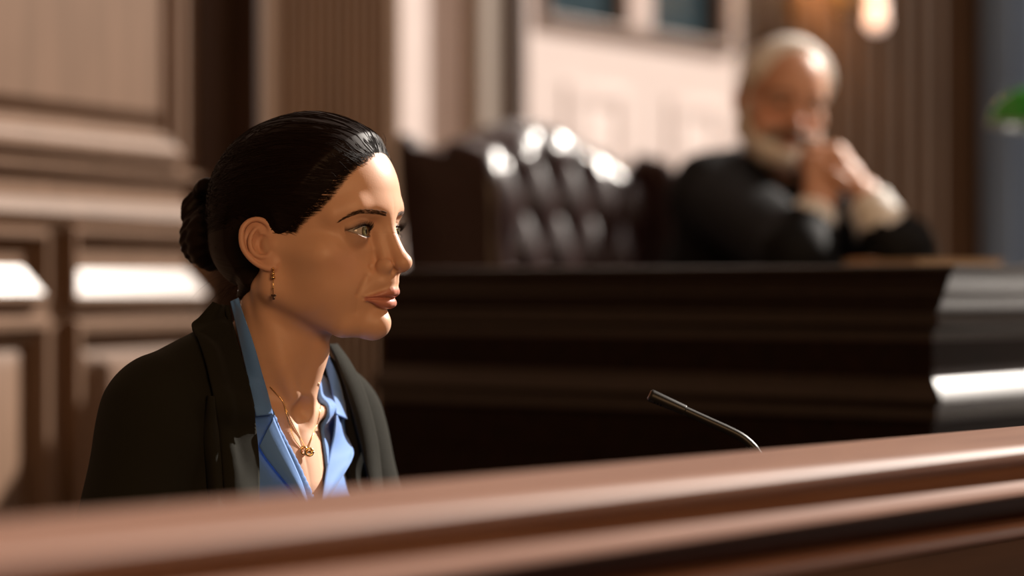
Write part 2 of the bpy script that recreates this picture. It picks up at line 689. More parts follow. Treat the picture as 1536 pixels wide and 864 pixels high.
# ------------------------------------------------------------------ skin and cloth materials
def skin_material(name, base, lip, flush, sss=0.12):
    m = mat(name, base, 0.47, 0.36)
    b = bsdf(m)
    b.inputs['Subsurface Weight'].default_value = sss
    b.inputs['Subsurface Radius'].default_value = (1.0, 0.35, 0.18)
    b.inputs['Subsurface Scale'].default_value = 0.004
    tc = nd(m, 'ShaderNodeTexCoord')
    nz = nd(m, 'ShaderNodeTexNoise')
    nz.inputs['Scale'].default_value = 38
    nz.inputs['Detail'].default_value = 5
    lk(m, tc.outputs['Object'], nz.inputs['Vector'])
    r = nd(m, 'ShaderNodeValToRGB')
    r.color_ramp.elements[0].position = .3
    r.color_ramp.elements[1].position = .7
    r.color_ramp.elements[0].color = (*[c * .96 for c in base], 1)
    r.color_ramp.elements[1].color = (*[min(1, c * 1.03) for c in base], 1)
    lk(m, nz.outputs['Fac'], r.inputs['Fac'])
    prev = r.outputs['Color']
    for attr, col in (('flush', flush), ('lip', lip), ('liner_shade', (.07, .035, .025))):
        a = nd(m, 'ShaderNodeAttribute', attribute_name=attr)
        mx = nd(m, 'ShaderNodeMix', data_type='RGBA')
        lk(m, a.outputs['Fac'], mx.inputs[0])
        lk(m, prev, mx.inputs[6])
        mx.inputs[7].default_value = (*col, 1)
        prev = mx.outputs[2]
    lk(m, prev, b.inputs['Base Color'])
    a = nd(m, 'ShaderNodeAttribute', attribute_name='lip')
    mr = nd(m, 'ShaderNodeMapRange')
    mr.inputs[3].default_value = .47
    mr.inputs[4].default_value = .38
    lk(m, a.outputs['Fac'], mr.inputs[0])
    lk(m, mr.outputs[0], b.inputs['Roughness'])
    fine = nd(m, 'ShaderNodeTexNoise')
    fine.inputs['Scale'].default_value = 700
    fine.inputs['Detail'].default_value = 3
    lk(m, tc.outputs['Object'], fine.inputs['Vector'])
    bp = nd(m, 'ShaderNodeBump')
    bp.inputs['Strength'].default_value = .12
    bp.inputs['Distance'].default_value = .0006
    lk(m, fine.outputs['Fac'], bp.inputs['Height'])
    lk(m, bp.outputs['Normal'], b.inputs['Normal'])
    return m


def cloth_material(name, c1, c2, rough=0.85, sheen=0.2, weave=900, bump=.25, spec=.2):
    m = mat(name, c1, rough, spec)
    b = bsdf(m)
    b.inputs['Sheen Weight'].default_value = sheen
    b.inputs['Sheen Roughness'].default_value = .5
    noise_color(m, c1, c2, nscale=weave, detail=2, bump=bump)
    return m


M_SKIN = skin_material('skin', (.61, .36, .24), (.46, .175, .13), (.56, .28, .185))
M_HAIR = mat('dark_brown_hair', (.009, .0042, .003), .50, .12)
M_BROW = mat('brow_hair', (.055, .030, .018), .6, .2)
M_LASH = mat('lash_hair', (.008, .005, .004), .5, .3)
M_SUIT = cloth_material('dark_suit_cloth', (.009, .0088, .0065), (.018, .0175, .013), .9, .03, 1400, .25, .1)
M_BLOUSE = cloth_material('blue_blouse_cloth', (.075, .19, .50), (.095, .235, .57), .7, .25, 1500, .12, .3)
M_GOLD = mat('gold', (.83, .56, .25), .22, .5, 1.0)
M_STONE = mat('dark_stone', (.05, .025, .02), .1, .6)


def eye_material(name, iris, R):
    """eyeball material: the gaze is the local +X axis"""
    m = mat(name, (.7, .66, .62), .2, .3)
    tc = nd(m, 'ShaderNodeTexCoord')
    sx = nd(m, 'ShaderNodeSeparateXYZ')
    lk(m, tc.outputs['Object'], sx.inputs[0])
    cmb = nd(m, 'ShaderNodeCombineXYZ')
    lk(m, sx.outputs[1], cmb.inputs[1])
    lk(m, sx.outputs[2], cmb.inputs[2])
    ln = nd(m, 'ShaderNodeVectorMath', operation='LENGTH')
    lk(m, cmb.outputs[0], ln.inputs[0])
    sc = nd(m, 'ShaderNodeMath', operation='DIVIDE')
    lk(m, ln.outputs['Value'], sc.inputs[0])
    sc.inputs[1].default_value = R
    ramp = nd(m, 'ShaderNodeValToRGB')
    cr = ramp.color_ramp
    cr.elements[0].position = 0
    cr.elements[0].color = (.004, .004, .004, 1)
    cr.elements[1].position = 1
    cr.elements[1].color = (.40, .34, .30, 1)
    for p, c in ((.17, (.004, .004, .004)), (.20, iris), (.38, [v * .8 for v in iris]), (.44, (.02, .02, .015)), (.50, (.46, .41, .38))):
        e = cr.elements.new(p)
        e.color = (*c, 1)
    lk(m, sc.outputs[0], ramp.inputs['Fac'])
    # only the front half carries the iris
    gt = nd(m, 'ShaderNodeMath', operation='GREATER_THAN')
    lk(m, sx.outputs[0], gt.inputs[0])
    gt.inputs[1].default_value = 0
    mx = nd(m, 'ShaderNodeMix', data_type='RGBA')
    lk(m, gt.outputs[0], mx.inputs[0])
    mx.inputs[6].default_value = (.6, .54, .5, 1)
    lk(m, ramp.outputs['Color'], mx.inputs[7])
    lk(m, mx.outputs[2], bsdf(m).inputs['Base Color'])
    bsdf(m).inputs['Coat Weight'].default_value = .3
    bsdf(m).inputs['Coat Roughness'].default_value = .05
    return m


class Frame:
    """a head placed in the world: yaw a (radians, towards -Y from +X), pitch, roll, scale"""

    def __init__(self, origin, yaw, pitch=0.0, roll=0.0, scale=1.0):
        self.o = np.array(origin, float) * 1000.0
        R = Matrix.Rotation(-yaw, 3, 'Z') @ Matrix.Rotation(pitch, 3, 'Y') @ Matrix.Rotation(roll, 3, 'X')
        self.R = np.array(R)
        self.s = scale

    def to_local(self, q):          # q: mm relative to the head origin, world axes
        return ((q @ self.R) / self.s).astype(F)

    def to_q(self, h):
        return (np.asarray(h, float) @ self.R.T) * self.s

    def to_world(self, h):          # head mm -> world metres
        return (self.to_q(h) + self.o) / 1000.0


def eyeballs(fr, parent, iris, gaze_local, name='eye'):
    out = []
    m = eye_material('eye_surface', iris, EYE_R * fr.s / 1000)
    for s in (-1, 1):
        bm = bmesh.new()
        R = EYE_R * fr.s / 1000
        bmesh.ops.create_uvsphere(bm, u_segments=40, v_segments=28, radius=R)
        # cornea bulge towards +X
        for v in bm.verts:
            d = v.co.normalized()
            k = max(0.0, d.x - .86) / .14
            v.co *= 1 + .045 * k ** .8
        o = obj(name, bm, m, parent)
        g = Vector(fr.R @ np.array(gaze_local[s], float)).normalized()
        y = Vector((0, 0, 1)).cross(g).normalized()
        z = g.cross(y)
        mw = Matrix((g, y, z)).transposed().to_4x4()
        mw.translation = Vector(fr.to_world(np.array([EYE[0], s * EYE[1], EYE[2]])))
        bpy.context.view_layer.update()
        o.matrix_parent_inverse = Matrix.Identity(4)
        o.matrix_basis = parent.matrix_world.inverted() @ mw
        out.append(o)
    return out


def hair_strokes(fr, f_local, pts, normal_off, n, length, lean, rad, jitter, parent, name, material, mirror=False, width=2.0, seed=1):
    """short hairs (brows): roots scattered along a path on the face (head mm), leaning along `lean`"""
    rng = np.random.default_rng(seed)
    path = smooth_path(pts, 200)
    wid = np.interp(np.linspace(0, 1, 200), np.linspace(0, 1, len(width)), width)
    i = rng.integers(0, 199, n)
    root = path[i].copy()
    root[:, 2] += rng.uniform(-1, 1, n) * wid[i]
    tang = path[np.minimum(i + 1, 199)] - path[np.maximum(i - 1, 0)]
    tang /= np.linalg.norm(tang, axis=1, keepdims=True)
    d = tang + np.array(lean) + rng.normal(0, jitter, (n, 3))
    d /= np.linalg.norm(d, axis=1, keepdims=True)
    M = 5
    t = np.linspace(0, 1, M)
    L = length * rng.uniform(.6, 1.1, n)
    P = root[:, None] + d[:, None] * (t[None, :, None] * L[:, None, None])
    flat = P.reshape(-1, 3).astype(F)
    flat = project(f_local, flat, 3)
    g = grad(f_local, flat)
    g /= np.linalg.norm(g, axis=1, keepdims=True) + 1e-9
    flat = flat + g * normal_off
    P = flat.reshape(n, M, 3)
    out = []
    for s in ((-1, 1) if mirror else (-1,)):
        PP = P.copy()
        PP[..., 1] *= -s if s == 1 else 1
        PP = fr.to_world(PP.reshape(-1, 3)).reshape(n, M, 3)
        V, Q = strands_mesh(PP, np.array([1, .95, .8, .55, .15]) * rad / 1000, 3)
        me = np_mesh(name, V, Q)
        out.append(link_mesh(name, me, material, parent, True, True))
    return out


def lash_mesh(fr, s, upper, parent, material):
    rng = np.random.default_rng(5 + s + 3 * upper)
    n = 64 if upper else 22
    lat = np.linspace(-12.0, 13.2, n)
    t = np.clip(np.abs(lat) / 14.0, 0, 1)
    h = (5.6 * (1 - t ** 2.2) - .2 if upper else -4.6 * (1 - t ** 2) + .2) + lat * .06
    R = EYE_R + 1.5
    x = np.sqrt(np.maximum(R * R - lat ** 2 - h ** 2, 1))
    root = np.stack([EYE[0] + x, EYE[1] + lat, EYE[2] + h], 1)
    L = (6.2 if upper else 2.4) * (0.75 + .35 * np.clip((lat + 12) / 20, 0, 1)) * rng.uniform(.8, 1.1, n)
    out_dir = np.stack([np.full(n, .95), lat * .045 + rng.normal(0, .06, n), np.full(n, .10 if upper else -.35)], 1)
    out_dir /= np.linalg.norm(out_dir, axis=1, keepdims=True)
    up = np.array([0, 0, 1.0 if upper else -.5])
    k = np.linspace(0, 1, 7)
    P = root[:, None] + out_dir[:, None] * (k[None, :, None] * L[:, None, None]) + up * ((k ** 2)[None, :, None] * (L * .75)[:, None, None])
    P[..., 1] *= s
    PP = fr.to_world(P.reshape(-1, 3)).reshape(n, 7, 3)
    V, Q = strands_mesh(PP, np.array([1, 1, .9, .75, .6, .4, .1]) * (.19 if upper else .12) / 1000, 3)
    me = np_mesh('eyelashes', V, Q)
    o = link_mesh('eyelashes', me, material, parent, True, True)
    return o


# ------------------------------------------------------------------ the witness
W0 = at(456, 374, 2.37)
YAW = math.radians(27)
BS = 5.9          # torso frame offset from the head frame, mm
TB = math.radians(44)
CB, SB = math.cos(TB), math.sin(TB)
FRW = Frame(W0, YAW)


def torso_coords(q):
    q = q + A(BS, 0, 0)
    u = q[:, 0] * CB - q[:, 1] * SB
    w = q[:, 0] * SB + q[:, 1] * CB + 18
    u = u + 26 * np.clip((w - 20) / 100, 0, 1)      # the far shoulder is drawn back
    z = q[:, 2] - 0.055 * (-w)         # the near shoulder rides a little higher
    return np.stack([u, w, z], 1).astype(F)


def tq(u, w, z):
    v = w - 18
    return np.array([u * CB + v * SB - BS, -u * SB + v * CB, z + 0.055 * (-w)])


NECK = [(-8, -5, -45), (-21, 3, -100), (-38, 15, -152)]


def neck_f(q):
    q = q + A(BS, 0, 0)
    f = chain(q, NECK, [45, 45.5, 52], 12)
    f = smin(f, chain(q, [(-33, -40, -38), (-12, -36, -112), (2, -28, -154)], [8, 8.5, 6]), 9)
    f = smin(f, chain(q, [(0, 50, -38), (13, 20, -112), (9, -14, -154)], [8, 8.5, 6]), 9)
    f = smin(f, cap(q, (18, -10, -98), (8, -16, -140), 11, 9), 14)
    return f


ARM_W = [(-42, 128, -175), (-24, 206, -430), (190, 105, -500)]


def torso_f(q):
    T = torso_coords(q)
    M = T.copy()
    M[:, 1] = np.abs(M[:, 1])
    f = ell(M, (-54, 0, -310), (92, 134, 195))
    f = smin(f, ell(M, (-60, 0, -520), (98, 135, 190)), 40)
    f = smin(f, cap(M, (-48, 22, -114), (-46, 106, -164), 32, 30), 30)
    f = smin(f, ell(M, (-42, 126, -186), (40, 37, 38)), 26)
    f = smin(f, cap(M, (4, 10, -172), (24, 0, -260), 13, 20), 26)
    f = smin(f, ell(M, (22, 78, -325), (60, 62, 62)), 30)
    f = smin(f, chain(M, [(12, 14, -163), (2, 60, -158), (-22, 130, -146)], [6.5, 6, 7]), 9)
    return f


def arms_f(q, extra=0.0):
    T = torso_coords(q)
    M = T.copy()
    M[:, 1] = np.abs(M[:, 1])
    return chain(M, ARM_W, [35 + extra, 31 + extra, 24 + extra * .7], 12)


HANDS_W = [hand_parts((190, s * 105, -500), (1, -.25 * s, -.12), (0, 0, -1), s, [(22, 25, 18)] * 4, .9) for s in (-1, 1)]


def hands_f(q):
    T = torso_coords(q)
    return np.minimum(hand_f(T, HANDS_W[0]), hand_f(T, HANDS_W[1]))


LEG_W = [(-40, 85, -690), (360, 100, -680), (350, 100, -1090)]


def legs_f(q, e=0.0):
    M = torso_coords(q)
    M[:, 1] = np.abs(M[:, 1])
    f = chain(M, LEG_W, [88 + e, 62 + e, 42 + e], 20)
    f = smin(f, ell(M, (-50, 0, -660), (120 + e, 160 + e, 105 + e)), 40)
    return f


def feet_f(q, e=0.0):
    M = torso_coords(q)
    M[:, 1] = np.abs(M[:, 1])
    return cap(M, (345, 100, -1140), (480, 112, -1158), 38 + e, 26 + e)


def woman_f(q):
    q = np.asarray(q, F)
    f = np.full(len(q), 1e3, F)
    z = q[:, 2]
    up = z > -190
    lo = z < -45
    far = np.sqrt((q ** 2).sum(1))
    if up.any():
        h = head_f(FRW.to_local(q[up]))
        n = neck_f(q[up])
        # the chin and jaw keep their own edge; nape and throat blend
        f[up] = smin(h, n, 14)
    if lo.any():
        t = torso_f(q[lo])
        a = arms_f(q[lo])
        t = smin(t, a, 22)
        l = q[lo]
        low = l[:, 2] < -380
        if low.any():
            tt = t[low]
            tt = smin(tt, hands_f(l[low]), 10)
            tt = smin(tt, legs_f(l[low]), 30)
            tt = smin(tt, feet_f(l[low]), 20)
            t = t.copy()
            t[low] = tt
        fl = f[lo]
        f[lo] = np.where(fl > 500, t, smin(fl, t, 16))
        pit = sph(l, tq(27, 3, -157), 11)
        f[lo] = smax(f[lo], -pit, 9)
    return f


def to_w(V):
    return (np.asarray(V, float) + FRW.o) / 1000.0


woman = thing('person', 'woman in dark suit jacket and blue blouse seated in profile behind the wooden rail', 'person',
              (W0.x - .02, W0.y + .05, 0))
XA = axis((-330, -130, 6), (-130, -100, 2.5), (-100, 128, 1.0), (128, 560, 6))
YA = axis((-560, -118, 6), (-118, -100, 2), (-100, 90, 1.0), (90, 300, 6))
ZA = axis((-1190, -270, 8), (-270, -112, 2.0), (-112, 140, 1.0))
Vw, Qw = polygonize(woman_f, XA, YA, ZA)
body_me = np_mesh('body', to_w(Vw), Qw)
Lw = FRW.to_local(Vw)
Lm = Lw.copy()
Lm[:, 1] = np.abs(Lm[:, 1])
hd = (Lw[:, 2] > -70) & (Lw[:, 0] > 60)
lipm = np.zeros(len(Lw), F)
fl = np.minimum(lips_up(Lm[hd]), lips_low(Lm[hd]))
lipm[hd] = np.clip(1.0 - (fl + 0.1) / 1.1, 0, 1) * (Lm[hd][:, 1] < 25.5)
flm = np.zeros(len(Lw), F)
c = ell(Lm, (74, 44, -16), (26, 22, 16))
flm = np.clip(1 - (c + 12) / 18, 0, 1) * .35
flm = np.maximum(flm, np.clip(1 - np.abs(ear_f(Lm)) / 3, 0, 1) * .55 * (Lm[:, 2] > -40))
flm = np.maximum(flm, np.clip(1 - (sph(Lm, (112, 0, -14), 14)) / 5, 0, 1) * .25)
el = Lm - A(*EYE)
opn = lid_open(el[:, 1], el[:, 2])
onlid = (np.sqrt((el ** 2).sum(1)) < EYE_R + 4.5) & (el[:, 0] > 0)
liner_shade = np.exp(-(np.maximum(opn - .1, 0) / np.where(el[:, 2] > el[:, 1] * .05, 2.6, .9)) ** 2) * np.where(el[:, 2] > el[:, 1] * .05, .92, .85) * onlid
liner_shade = np.maximum(liner_shade, .30 * np.exp(-(np.maximum(opn, 0) / 4.0) ** 2) * onlid)  # soft crease shade painted round the lids, on top of the eyeliner
set_attr(body_me, 'liner_shade', liner_shade)
set_attr(body_me, 'lip', lipm)
set_attr(body_me, 'flush', flm * (Lw[:, 2] > -100))
body = link_mesh('body', body_me, M_SKIN, woman, True, True)


def bvh_of(V, Q):
    return BVHTree.FromPolygons([tuple(v) for v in np.asarray(V, float)], [tuple(int(i) for i in q) for q in Q])


BVH_BODY = bvh_of(to_w(Vw), Qw)
EYE_PT = Vector((0, 0, CAM_Z))


def on_surface(px, py, bvh=None):
    d = (at(px, py, 1.0) - EYE_PT).normalized()
    h = (bvh or BVH_BODY).ray_cast(EYE_PT, d)
    return h[0]


def px_head(pts, bvh=None):
    out = []
    for p in pts:
        h = on_surface(p[0], p[1], bvh)
        if h is not None:
            out.append(FRW.to_local((np.array([h]) * 1000 - FRW.o))[0])
    return np.array(out, float)
# ------------------------------------------------------------------ hair of the witness (head mm)
def hair_thick(M):
    d = poly_sd(M[:, 0], M[:, 2], HAIR_POLY)
    return (np.clip(-d * 0.36 + .3, -2.5, 7.0)).astype(F)


BUN_S = A(-13, 0, 11)


def coil(c, R, r, turns, h, axis_tilt, n, ph=0.0):
    out = []
    for i in range(n):
        t = i / (n - 1)
        a = 2 * math.pi * turns * t + ph
        rr = R * (1 - .35 * t)
        out.append((c[0] - h * t + axis_tilt * math.cos(a) * rr * .2, c[1] + rr * math.cos(a), c[2] + rr * math.sin(a)))
    return out


COIL1 = coil((-88, 0, 2), 26, 12, 1.7, 22, .4, 26, .3)
LOOP = smooth_path([(-84, 4, 34), (-98, 8, 46), (-110, 2, 42), (-118, -6, 30), (-112, -8, 20), (-100, -4, 18)], 14)
LOOP2 = smooth_path([(-80, -6, 40), (-88, -10, 52), (-99, -12, 53), (-106, -8, 46)], 9)


def bun_f(P):
    P = P - BUN_S
    f = ell(P, (-92, 0, 2), (27, 34, 33))
    f = smin(f, chain(P, COIL1, [11.0] * 26, 1.0), 4)
    f = smin(f, chain(P, LOOP, [10.5, 10.5, 10.5, 10.5, 10.5, 10.5, 10, 10, 10, 9.5, 9, 8.5, 8, 7], 1.0), 3)
    f = smin(f, chain(P, LOOP2, [7.5, 7.5, 7, 7, 7, 6.5, 6, 5.5, 5], 1.0), 2)
    ang = np.arctan2(P[:, 2] - 2, P[:, 1])
    f = f + .55 * np.sin(ang * 16 + P[:, 0] * .35 + 2.2 * np.sin(P[:, 0] * .11)).astype(F)
    return f


def hair_f(P):
    M = P.copy()
    M[:, 1] = np.abs(M[:, 1])
    sk = smin(skull_f(M), ell(M, (-20, 0, 0), (56, 62, 40)), 20)
    # the combed mass behind the ear and down to the nape
    back = ell(M, (-46, 0, 6), (48, 61, 44))
    sk = smin(sk, ell(M, (-30, 0, 46), (63, 58, 66)), 20)
    f = smax(sk - hair_thick(M), poly_sd(M[:, 0], M[:, 2], HAIR_POLY) - F(3.5), 2)
    back = smax(back, -(poly_sd(M[:, 0], M[:, 2], HAIR_POLY) * F(-1.0)) - 0.5, 6)
    f = smin(f, back, 12)
    f = smin(f, chain(P, [(-30, -46, -30), (-46, -38, -44)], [13, 6]), 8)
    f = smin(f, chain(P, [(-30, 46, -30), (-46, 38, -44)], [13, 6]), 8)
    f = smin(f, bun_f(P), 6)
    # combed grooves run from the forehead back to the bun
    az_ = np.arctan2(M[:, 1], M[:, 2] - 8)
    g = np.sin(az_ * 60 + 1.7 * np.sin(az_ * 23) + 1.2 * np.sin(P[:, 0] * .04)) * .13 + np.sin(az_ * 131 + P[:, 0] * .03) * .07
    return f + g.astype(F) * np.clip((78 - P[:, 0]) / 40, 0.15, 1) * (P[:, 0] > -92)


Vh, Qh = polygonize(hair_f, axis((-136, 112, 1.4)), axis((-90, 90, 1.4)), axis((-66, 146, 1.4)))

# soft baby hairs lying on the skin in front of the hairline
def face_f(P):
    return head_f(np.asarray(P, F))


def scalp_f(P):
    P = np.asarray(P, F)
    return np.minimum(head_f(P, False, False), hair_f(P))


def tidy(P, reach):
    """keep the strands that stay smooth and near the hair"""
    seg = np.linalg.norm(np.diff(P, axis=1), axis=2)
    ok_ = seg.max(1) < 4.0 * np.median(seg, axis=1) + 1.0
    sd = poly_sd(P[..., 0].ravel(), P[..., 2].ravel(), HAIR_POLY).reshape(P.shape[:2])
    return P[ok_ & (sd.max(1) < reach)]


# strands combed over the cap, from the hairline to the bun
rng = np.random.default_rng(11)
HL_PX = [(571, 221), (556, 231), (543, 240), (531, 249.5), (521, 258), (512.6, 268), (505, 279), (498, 289), (491, 300), (482, 309), (468, 318), (455, 327),
         (447, 338), (441, 346), (430, 349), (420, 345), (412, 337)]
hl = px_head(HL_PX) * np.array([1, -1, 1])
hl = np.concatenate([[[92, 0, 103]], hl])
hl = smooth_path(hl, 400)
N = 2200
ii = rng.integers(0, 400, N)
root = hl[ii] + rng.normal(0, 1.0, (N, 3)) * np.array([1.6, .6, 1.6])
root[:, 1] *= np.where(rng.random(N) < .72, -1, 1)
start = root.copy()
skip = rng.random(N) * .75 * (rng.random(N) < .55)
endp = np.array([-94, 0, 34]) + rng.normal(0, 1, (N, 3)) * np.array([3, 9, 12])
MS = 22
t = np.linspace(0, 1, MS)
tt = skip[:, None] + (1 - skip[:, None]) * t[None]
mid_lift = np.array([0, 0, 26.0])
P = start[:, None] * (1 - tt[..., None]) + endp[:, None] * tt[..., None]
side = np.sign(start[:, 1])
P[..., 2] += 20 * np.sin(math.pi * tt) * (start[:, 2] / 100)[:, None]
P[..., 1] += side[:, None] * 62 * np.sin(math.pi * tt) * (np.abs(start[:, 1]) / 72)[:, None]
flat = project(scalp_f, P.reshape(-1, 3), 4, 0.25, .8)
P = flat.reshape(N, MS, 3).astype(float)
lift = rng.normal(.1, .35, N)[:, None] * np.sin(math.pi * t)[None]
g = grad(scalp_f, flat, .8)
g /= np.linalg.norm(g, axis=1, keepdims=True) + 1e-6
P += g.reshape(N, MS, 3) * lift[..., None]
P = tidy(P, 7.0)
rad = (np.array([.25] + [1] * (MS - 2) + [.4]) * .26)
Vs, Qs = strands_mesh(P, rad, 3)
# wisps: short loose hairs at the hairline, the crown and the nape
fly = []
for k in range(90):
    z = rng.random()
    if z < .45:      # hairline in front
        r = hl[rng.integers(0, 150)] * np.array([1, rng.choice([-1, 1]), 1])
        d = np.array([.25, rng.normal(0, .35), .75 + rng.normal(0, .2)])
        back = np.array([-1.0, 0, -.1])
        L = rng.uniform(5, 15)
    elif z < .7:     # bun
        a = rng.uniform(0, 2 * math.pi)
        r = np.array([-100 + rng.normal(0, 6), 28 * math.cos(a), 14 + 34 * math.sin(a)])
        d = np.array([-.6, math.cos(a), math.sin(a)])
        back = np.array([-.4, 0, .5])
        L = rng.uniform(8, 24)
    else:            # nape
        r = np.array([-58 + rng.normal(0, 8), -30 + rng.normal(0, 10), -36 + rng.normal(0, 5)])
        d = np.array([-.9, -.1, -.6 + rng.normal(0, .3)])
        back = np.array([-.1, 0, -.7])
        L = rng.uniform(10, 38)
    d = d / np.linalg.norm(d)
    q = np.linspace(0, 1, MS)[:, None]
    fly.append(r + d * q * L + back * q ** 2 * L * .6)
Vf, Qf = strands_mesh(np.array(fly), np.linspace(1, .3, MS) * .14, 3)
V = np.concatenate([Vh, Vs, Vf])
# one mesh, quads only
Q = np.concatenate([Qh, Qs + len(Vh), Qf + len(Vh) + len(Vs)])
hair = link_mesh('hair', np_mesh('hair', FRW.to_world(V), Q), M_HAIR, woman, True, True)
hair['label'] = 'dark brown hair combed back into a low bun'

NB = 1900
ii = rng.integers(0, 330, NB)
root = hl[ii] + rng.normal(0, 1.0, (NB, 3)) * np.array([2.2, .5, 1.8])
root[:, 1] *= -1
tang = np.array([-84, 0, 40]) - root
tang /= np.linalg.norm(tang, axis=1, keepdims=True)
fwd = root - tang * rng.uniform(0, 9, NB)[:, None]
t9 = np.linspace(0, 1, 9)
P = fwd[:, None] * (1 - t9[None, :, None]) + (root + tang * rng.uniform(2, 13, NB)[:, None])[:, None] * t9[None, :, None]
flat = project(scalp_f, P.reshape(-1, 3), 4)
g = grad(scalp_f, flat)
g /= np.linalg.norm(g, axis=1, keepdims=True) + 1e-6
flat = flat + g * .25
P = flat.reshape(NB, 9, 3).astype(float)
P = tidy(P, 11.0)
Vs, Qs = strands_mesh(P, np.array([.25, .5, .8, 1, 1, 1, 1, 1, .8]) * .075, 3)
wisps = link_mesh('baby_hair', np_mesh('baby_hair', FRW.to_world(Vs), Qs), M_HAIR, woman, True, True)

# ------------------------------------------------------------------ eyes, brows, lashes
eyeballs(FRW, woman, (.17, .16, .085), {-1: (1, .04, .0), 1: (1, .0, .0)})
brow_path = px_head([(580, 321), (570, 319.5), (558, 317.8), (545, 317.5), (534, 319.5), (522, 324.5), (511, 331)])
hair_strokes(FRW, face_f, brow_path, .3, 430, 5.0, (0, 0, .16), .12, .13,
             woman, 'eyebrow', M_BROW, mirror=True, width=[2.3, 2.5, 2.4, 2.2, 1.8, 1.2, .5], seed=3)
for s in (-1, 1):
    for up in (True, False):
        lash_mesh(FRW, s, up, woman, M_LASH)
# ------------------------------------------------------------------ clothes of the witness
def clothed_torso(q, e):
    """torso and sleeves grown by e mm"""
    T = torso_coords(q)
    M = T.copy()
    M[:, 1] = np.abs(M[:, 1])
    f = ell(M, (-54, 0, -310), (92 + e, 132 + e, 195 + e))
    f = smin(f, ell(M, (-60, 0, -520), (98 + e, 135 + e, 150)), 40)
    f = smin(f, cap(M, (4, 10, -172), (24, 0, -260), 13 + e, 20 + e), 26)
    f = smin(f, ell(M, (22, 78, -325), (60 + e, 62 + e, 62 + e)), 34)
    return f, M


def jacket_outer(q):
    f, M = clothed_torso(q, 13)
    sh = cap(M, (-46, 44, -116), (-42, 112, -146), 40, 40)
    f = smin(f, sh, 36)
    sl = chain(M, [(-42, 127, -166), (-34, 168, -300), (-20, 212, -430), (150, 130, -492)], [50, 49, 47, 40], 14)
    f = smin(f, sl, 16)
    nk = chain(q + A(BS, 0, 0), [(-24, 6, -88), (-38, 15, -152)], [58, 66], 6)
    nk = smax(nk, (q + A(BS, 0, 0))[:, 2] + 84 + 0.75 * (M[:, 0] + 60), 4)
    f = smin(f, nk, 14)
    # gentle creases of the sleeve head and front panel
    f = f + (1.3 * np.exp(-((M[:, 1] - 106 - .10 * (M[:, 2] + 160)) / 3.5) ** 2) * (M[:, 2] < -118)).astype(F)
    f = f + (.8 * np.sin(M[:, 2] * .045 + M[:, 1] * .03 + 1.3 * np.sin(M[:, 0] * .02))).astype(F)
    return f


def body_inner(q):
    """skin of neck, torso and arms"""
    t = torso_f(q)
    t = smin(t, arms_f(q), 22)
    return smin(t, neck_f(q), 16)


def jacket_f(q):
    q = np.asarray(q, F)
    o = jacket_outer(q)
    bare = smin(torso_f(q), arms_f(q), 22)
    o = smin(o, np.where(q[:, 2] < -480, bare + 400, bare) - 11.0, 6)
    inner = smin(bare, neck_f(q), 6) - 5.0
    f = smax(o, -inner, 2)
    T = torso_coords(q)
    w = T[:, 1] - 10
    half = np.clip(86 - np.clip(-(T[:, 2] + 235), 0, 400) * .42, 4, 86)
    v = np.maximum(np.abs(w) - half, -(T[:, 0] + 34))
    f = smax(f, -v, 3)
    neck_hole = chain(q + A(BS, 0, 0), [(-8, -5, -30), (-21, 3, -100), (-36, 14, -150)], [56, 54.5, 58], 6)
    f = smax(f, -neck_hole, 3)
    return f


def blouse_f(q):
    q = np.asarray(q, F)
    b = body_inner(q)
    f = np.maximum(b - 5.0, -(b - 1.0))
    T = torso_coords(q)
    f = np.maximum(f, T[:, 2] + 96 + .6 * (T[:, 0] + 60))
    w = T[:, 1] - 12
    half = np.clip(52 * (T[:, 2] + 275) / 147, 0, 75)
    v = np.maximum(np.abs(w) - half, -(T[:, 0] + 40))
    v = np.maximum(v, -(T[:, 2] + 275))
    f = smax(f, -v, 2)
    # the sleeves stop inside the jacket
    f = np.maximum(f, np.abs(T[:, 1]) - 112)
    f = np.maximum(f, -(T[:, 2] + 560))
    return f


def trousers_f(q):
    q = np.asarray(q, F)
    f = legs_f(q, 8.0)
    T = torso_coords(q)
    f = smax(f, T[:, 2] + 600, 3)
    f = smax(f, -(T[:, 2] + 1100), 3)
    return f


def shoes_f(q):
    q = np.asarray(q, F)
    f = feet_f(q, 7.0)
    T = torso_coords(q)
    return smax(f, -(T[:, 2] + 1186), 1)


Vj, Qj = polygonize(jacket_f, axis((-330, 260, 3.0)), axis((-330, 300, 3.0)), axis((-620, -300, 5), (-300, -60, 3.0)))
jacket = link_mesh('jacket', np_mesh('jacket', to_w(Vj), Qj), M_SUIT, woman, True, True)
jacket['label'] = 'dark suit jacket'
Vb, Qb = polygonize(blouse_f, axis((-200, 160, 2.5)), axis((-200, 170, 2.5)), axis((-560, -300, 5), (-300, -60, 2.5)))
blouse = link_mesh('blouse', np_mesh('blouse', to_w(Vb), Qb), M_BLOUSE, woman, True, True)
blouse['label'] = 'blue blouse'
Vt, Qt = polygonize(trousers_f, axis((-330, 560, 7)), axis((-560, 330, 7)), axis((-1190, -560, 8)))
link_mesh('trousers', np_mesh('trousers', to_w(Vt), Qt), M_SUIT, woman, True, True)
Vt, Qt = polygonize(shoes_f, axis((100, 620, 5)), axis((-620, 0, 5)), axis((-1200, -1090, 5)))
M_SHOE = mat('black_shoe_leather', (.012, .011, .01), .3, .5)
link_mesh('shoes', np_mesh('shoes', to_w(Vt), Qt), M_SHOE, woman, True, True)

BVH_J = bvh_of(to_w(Vj), Qj)
BVH_B = bvh_of(to_w(Vb), Qb)


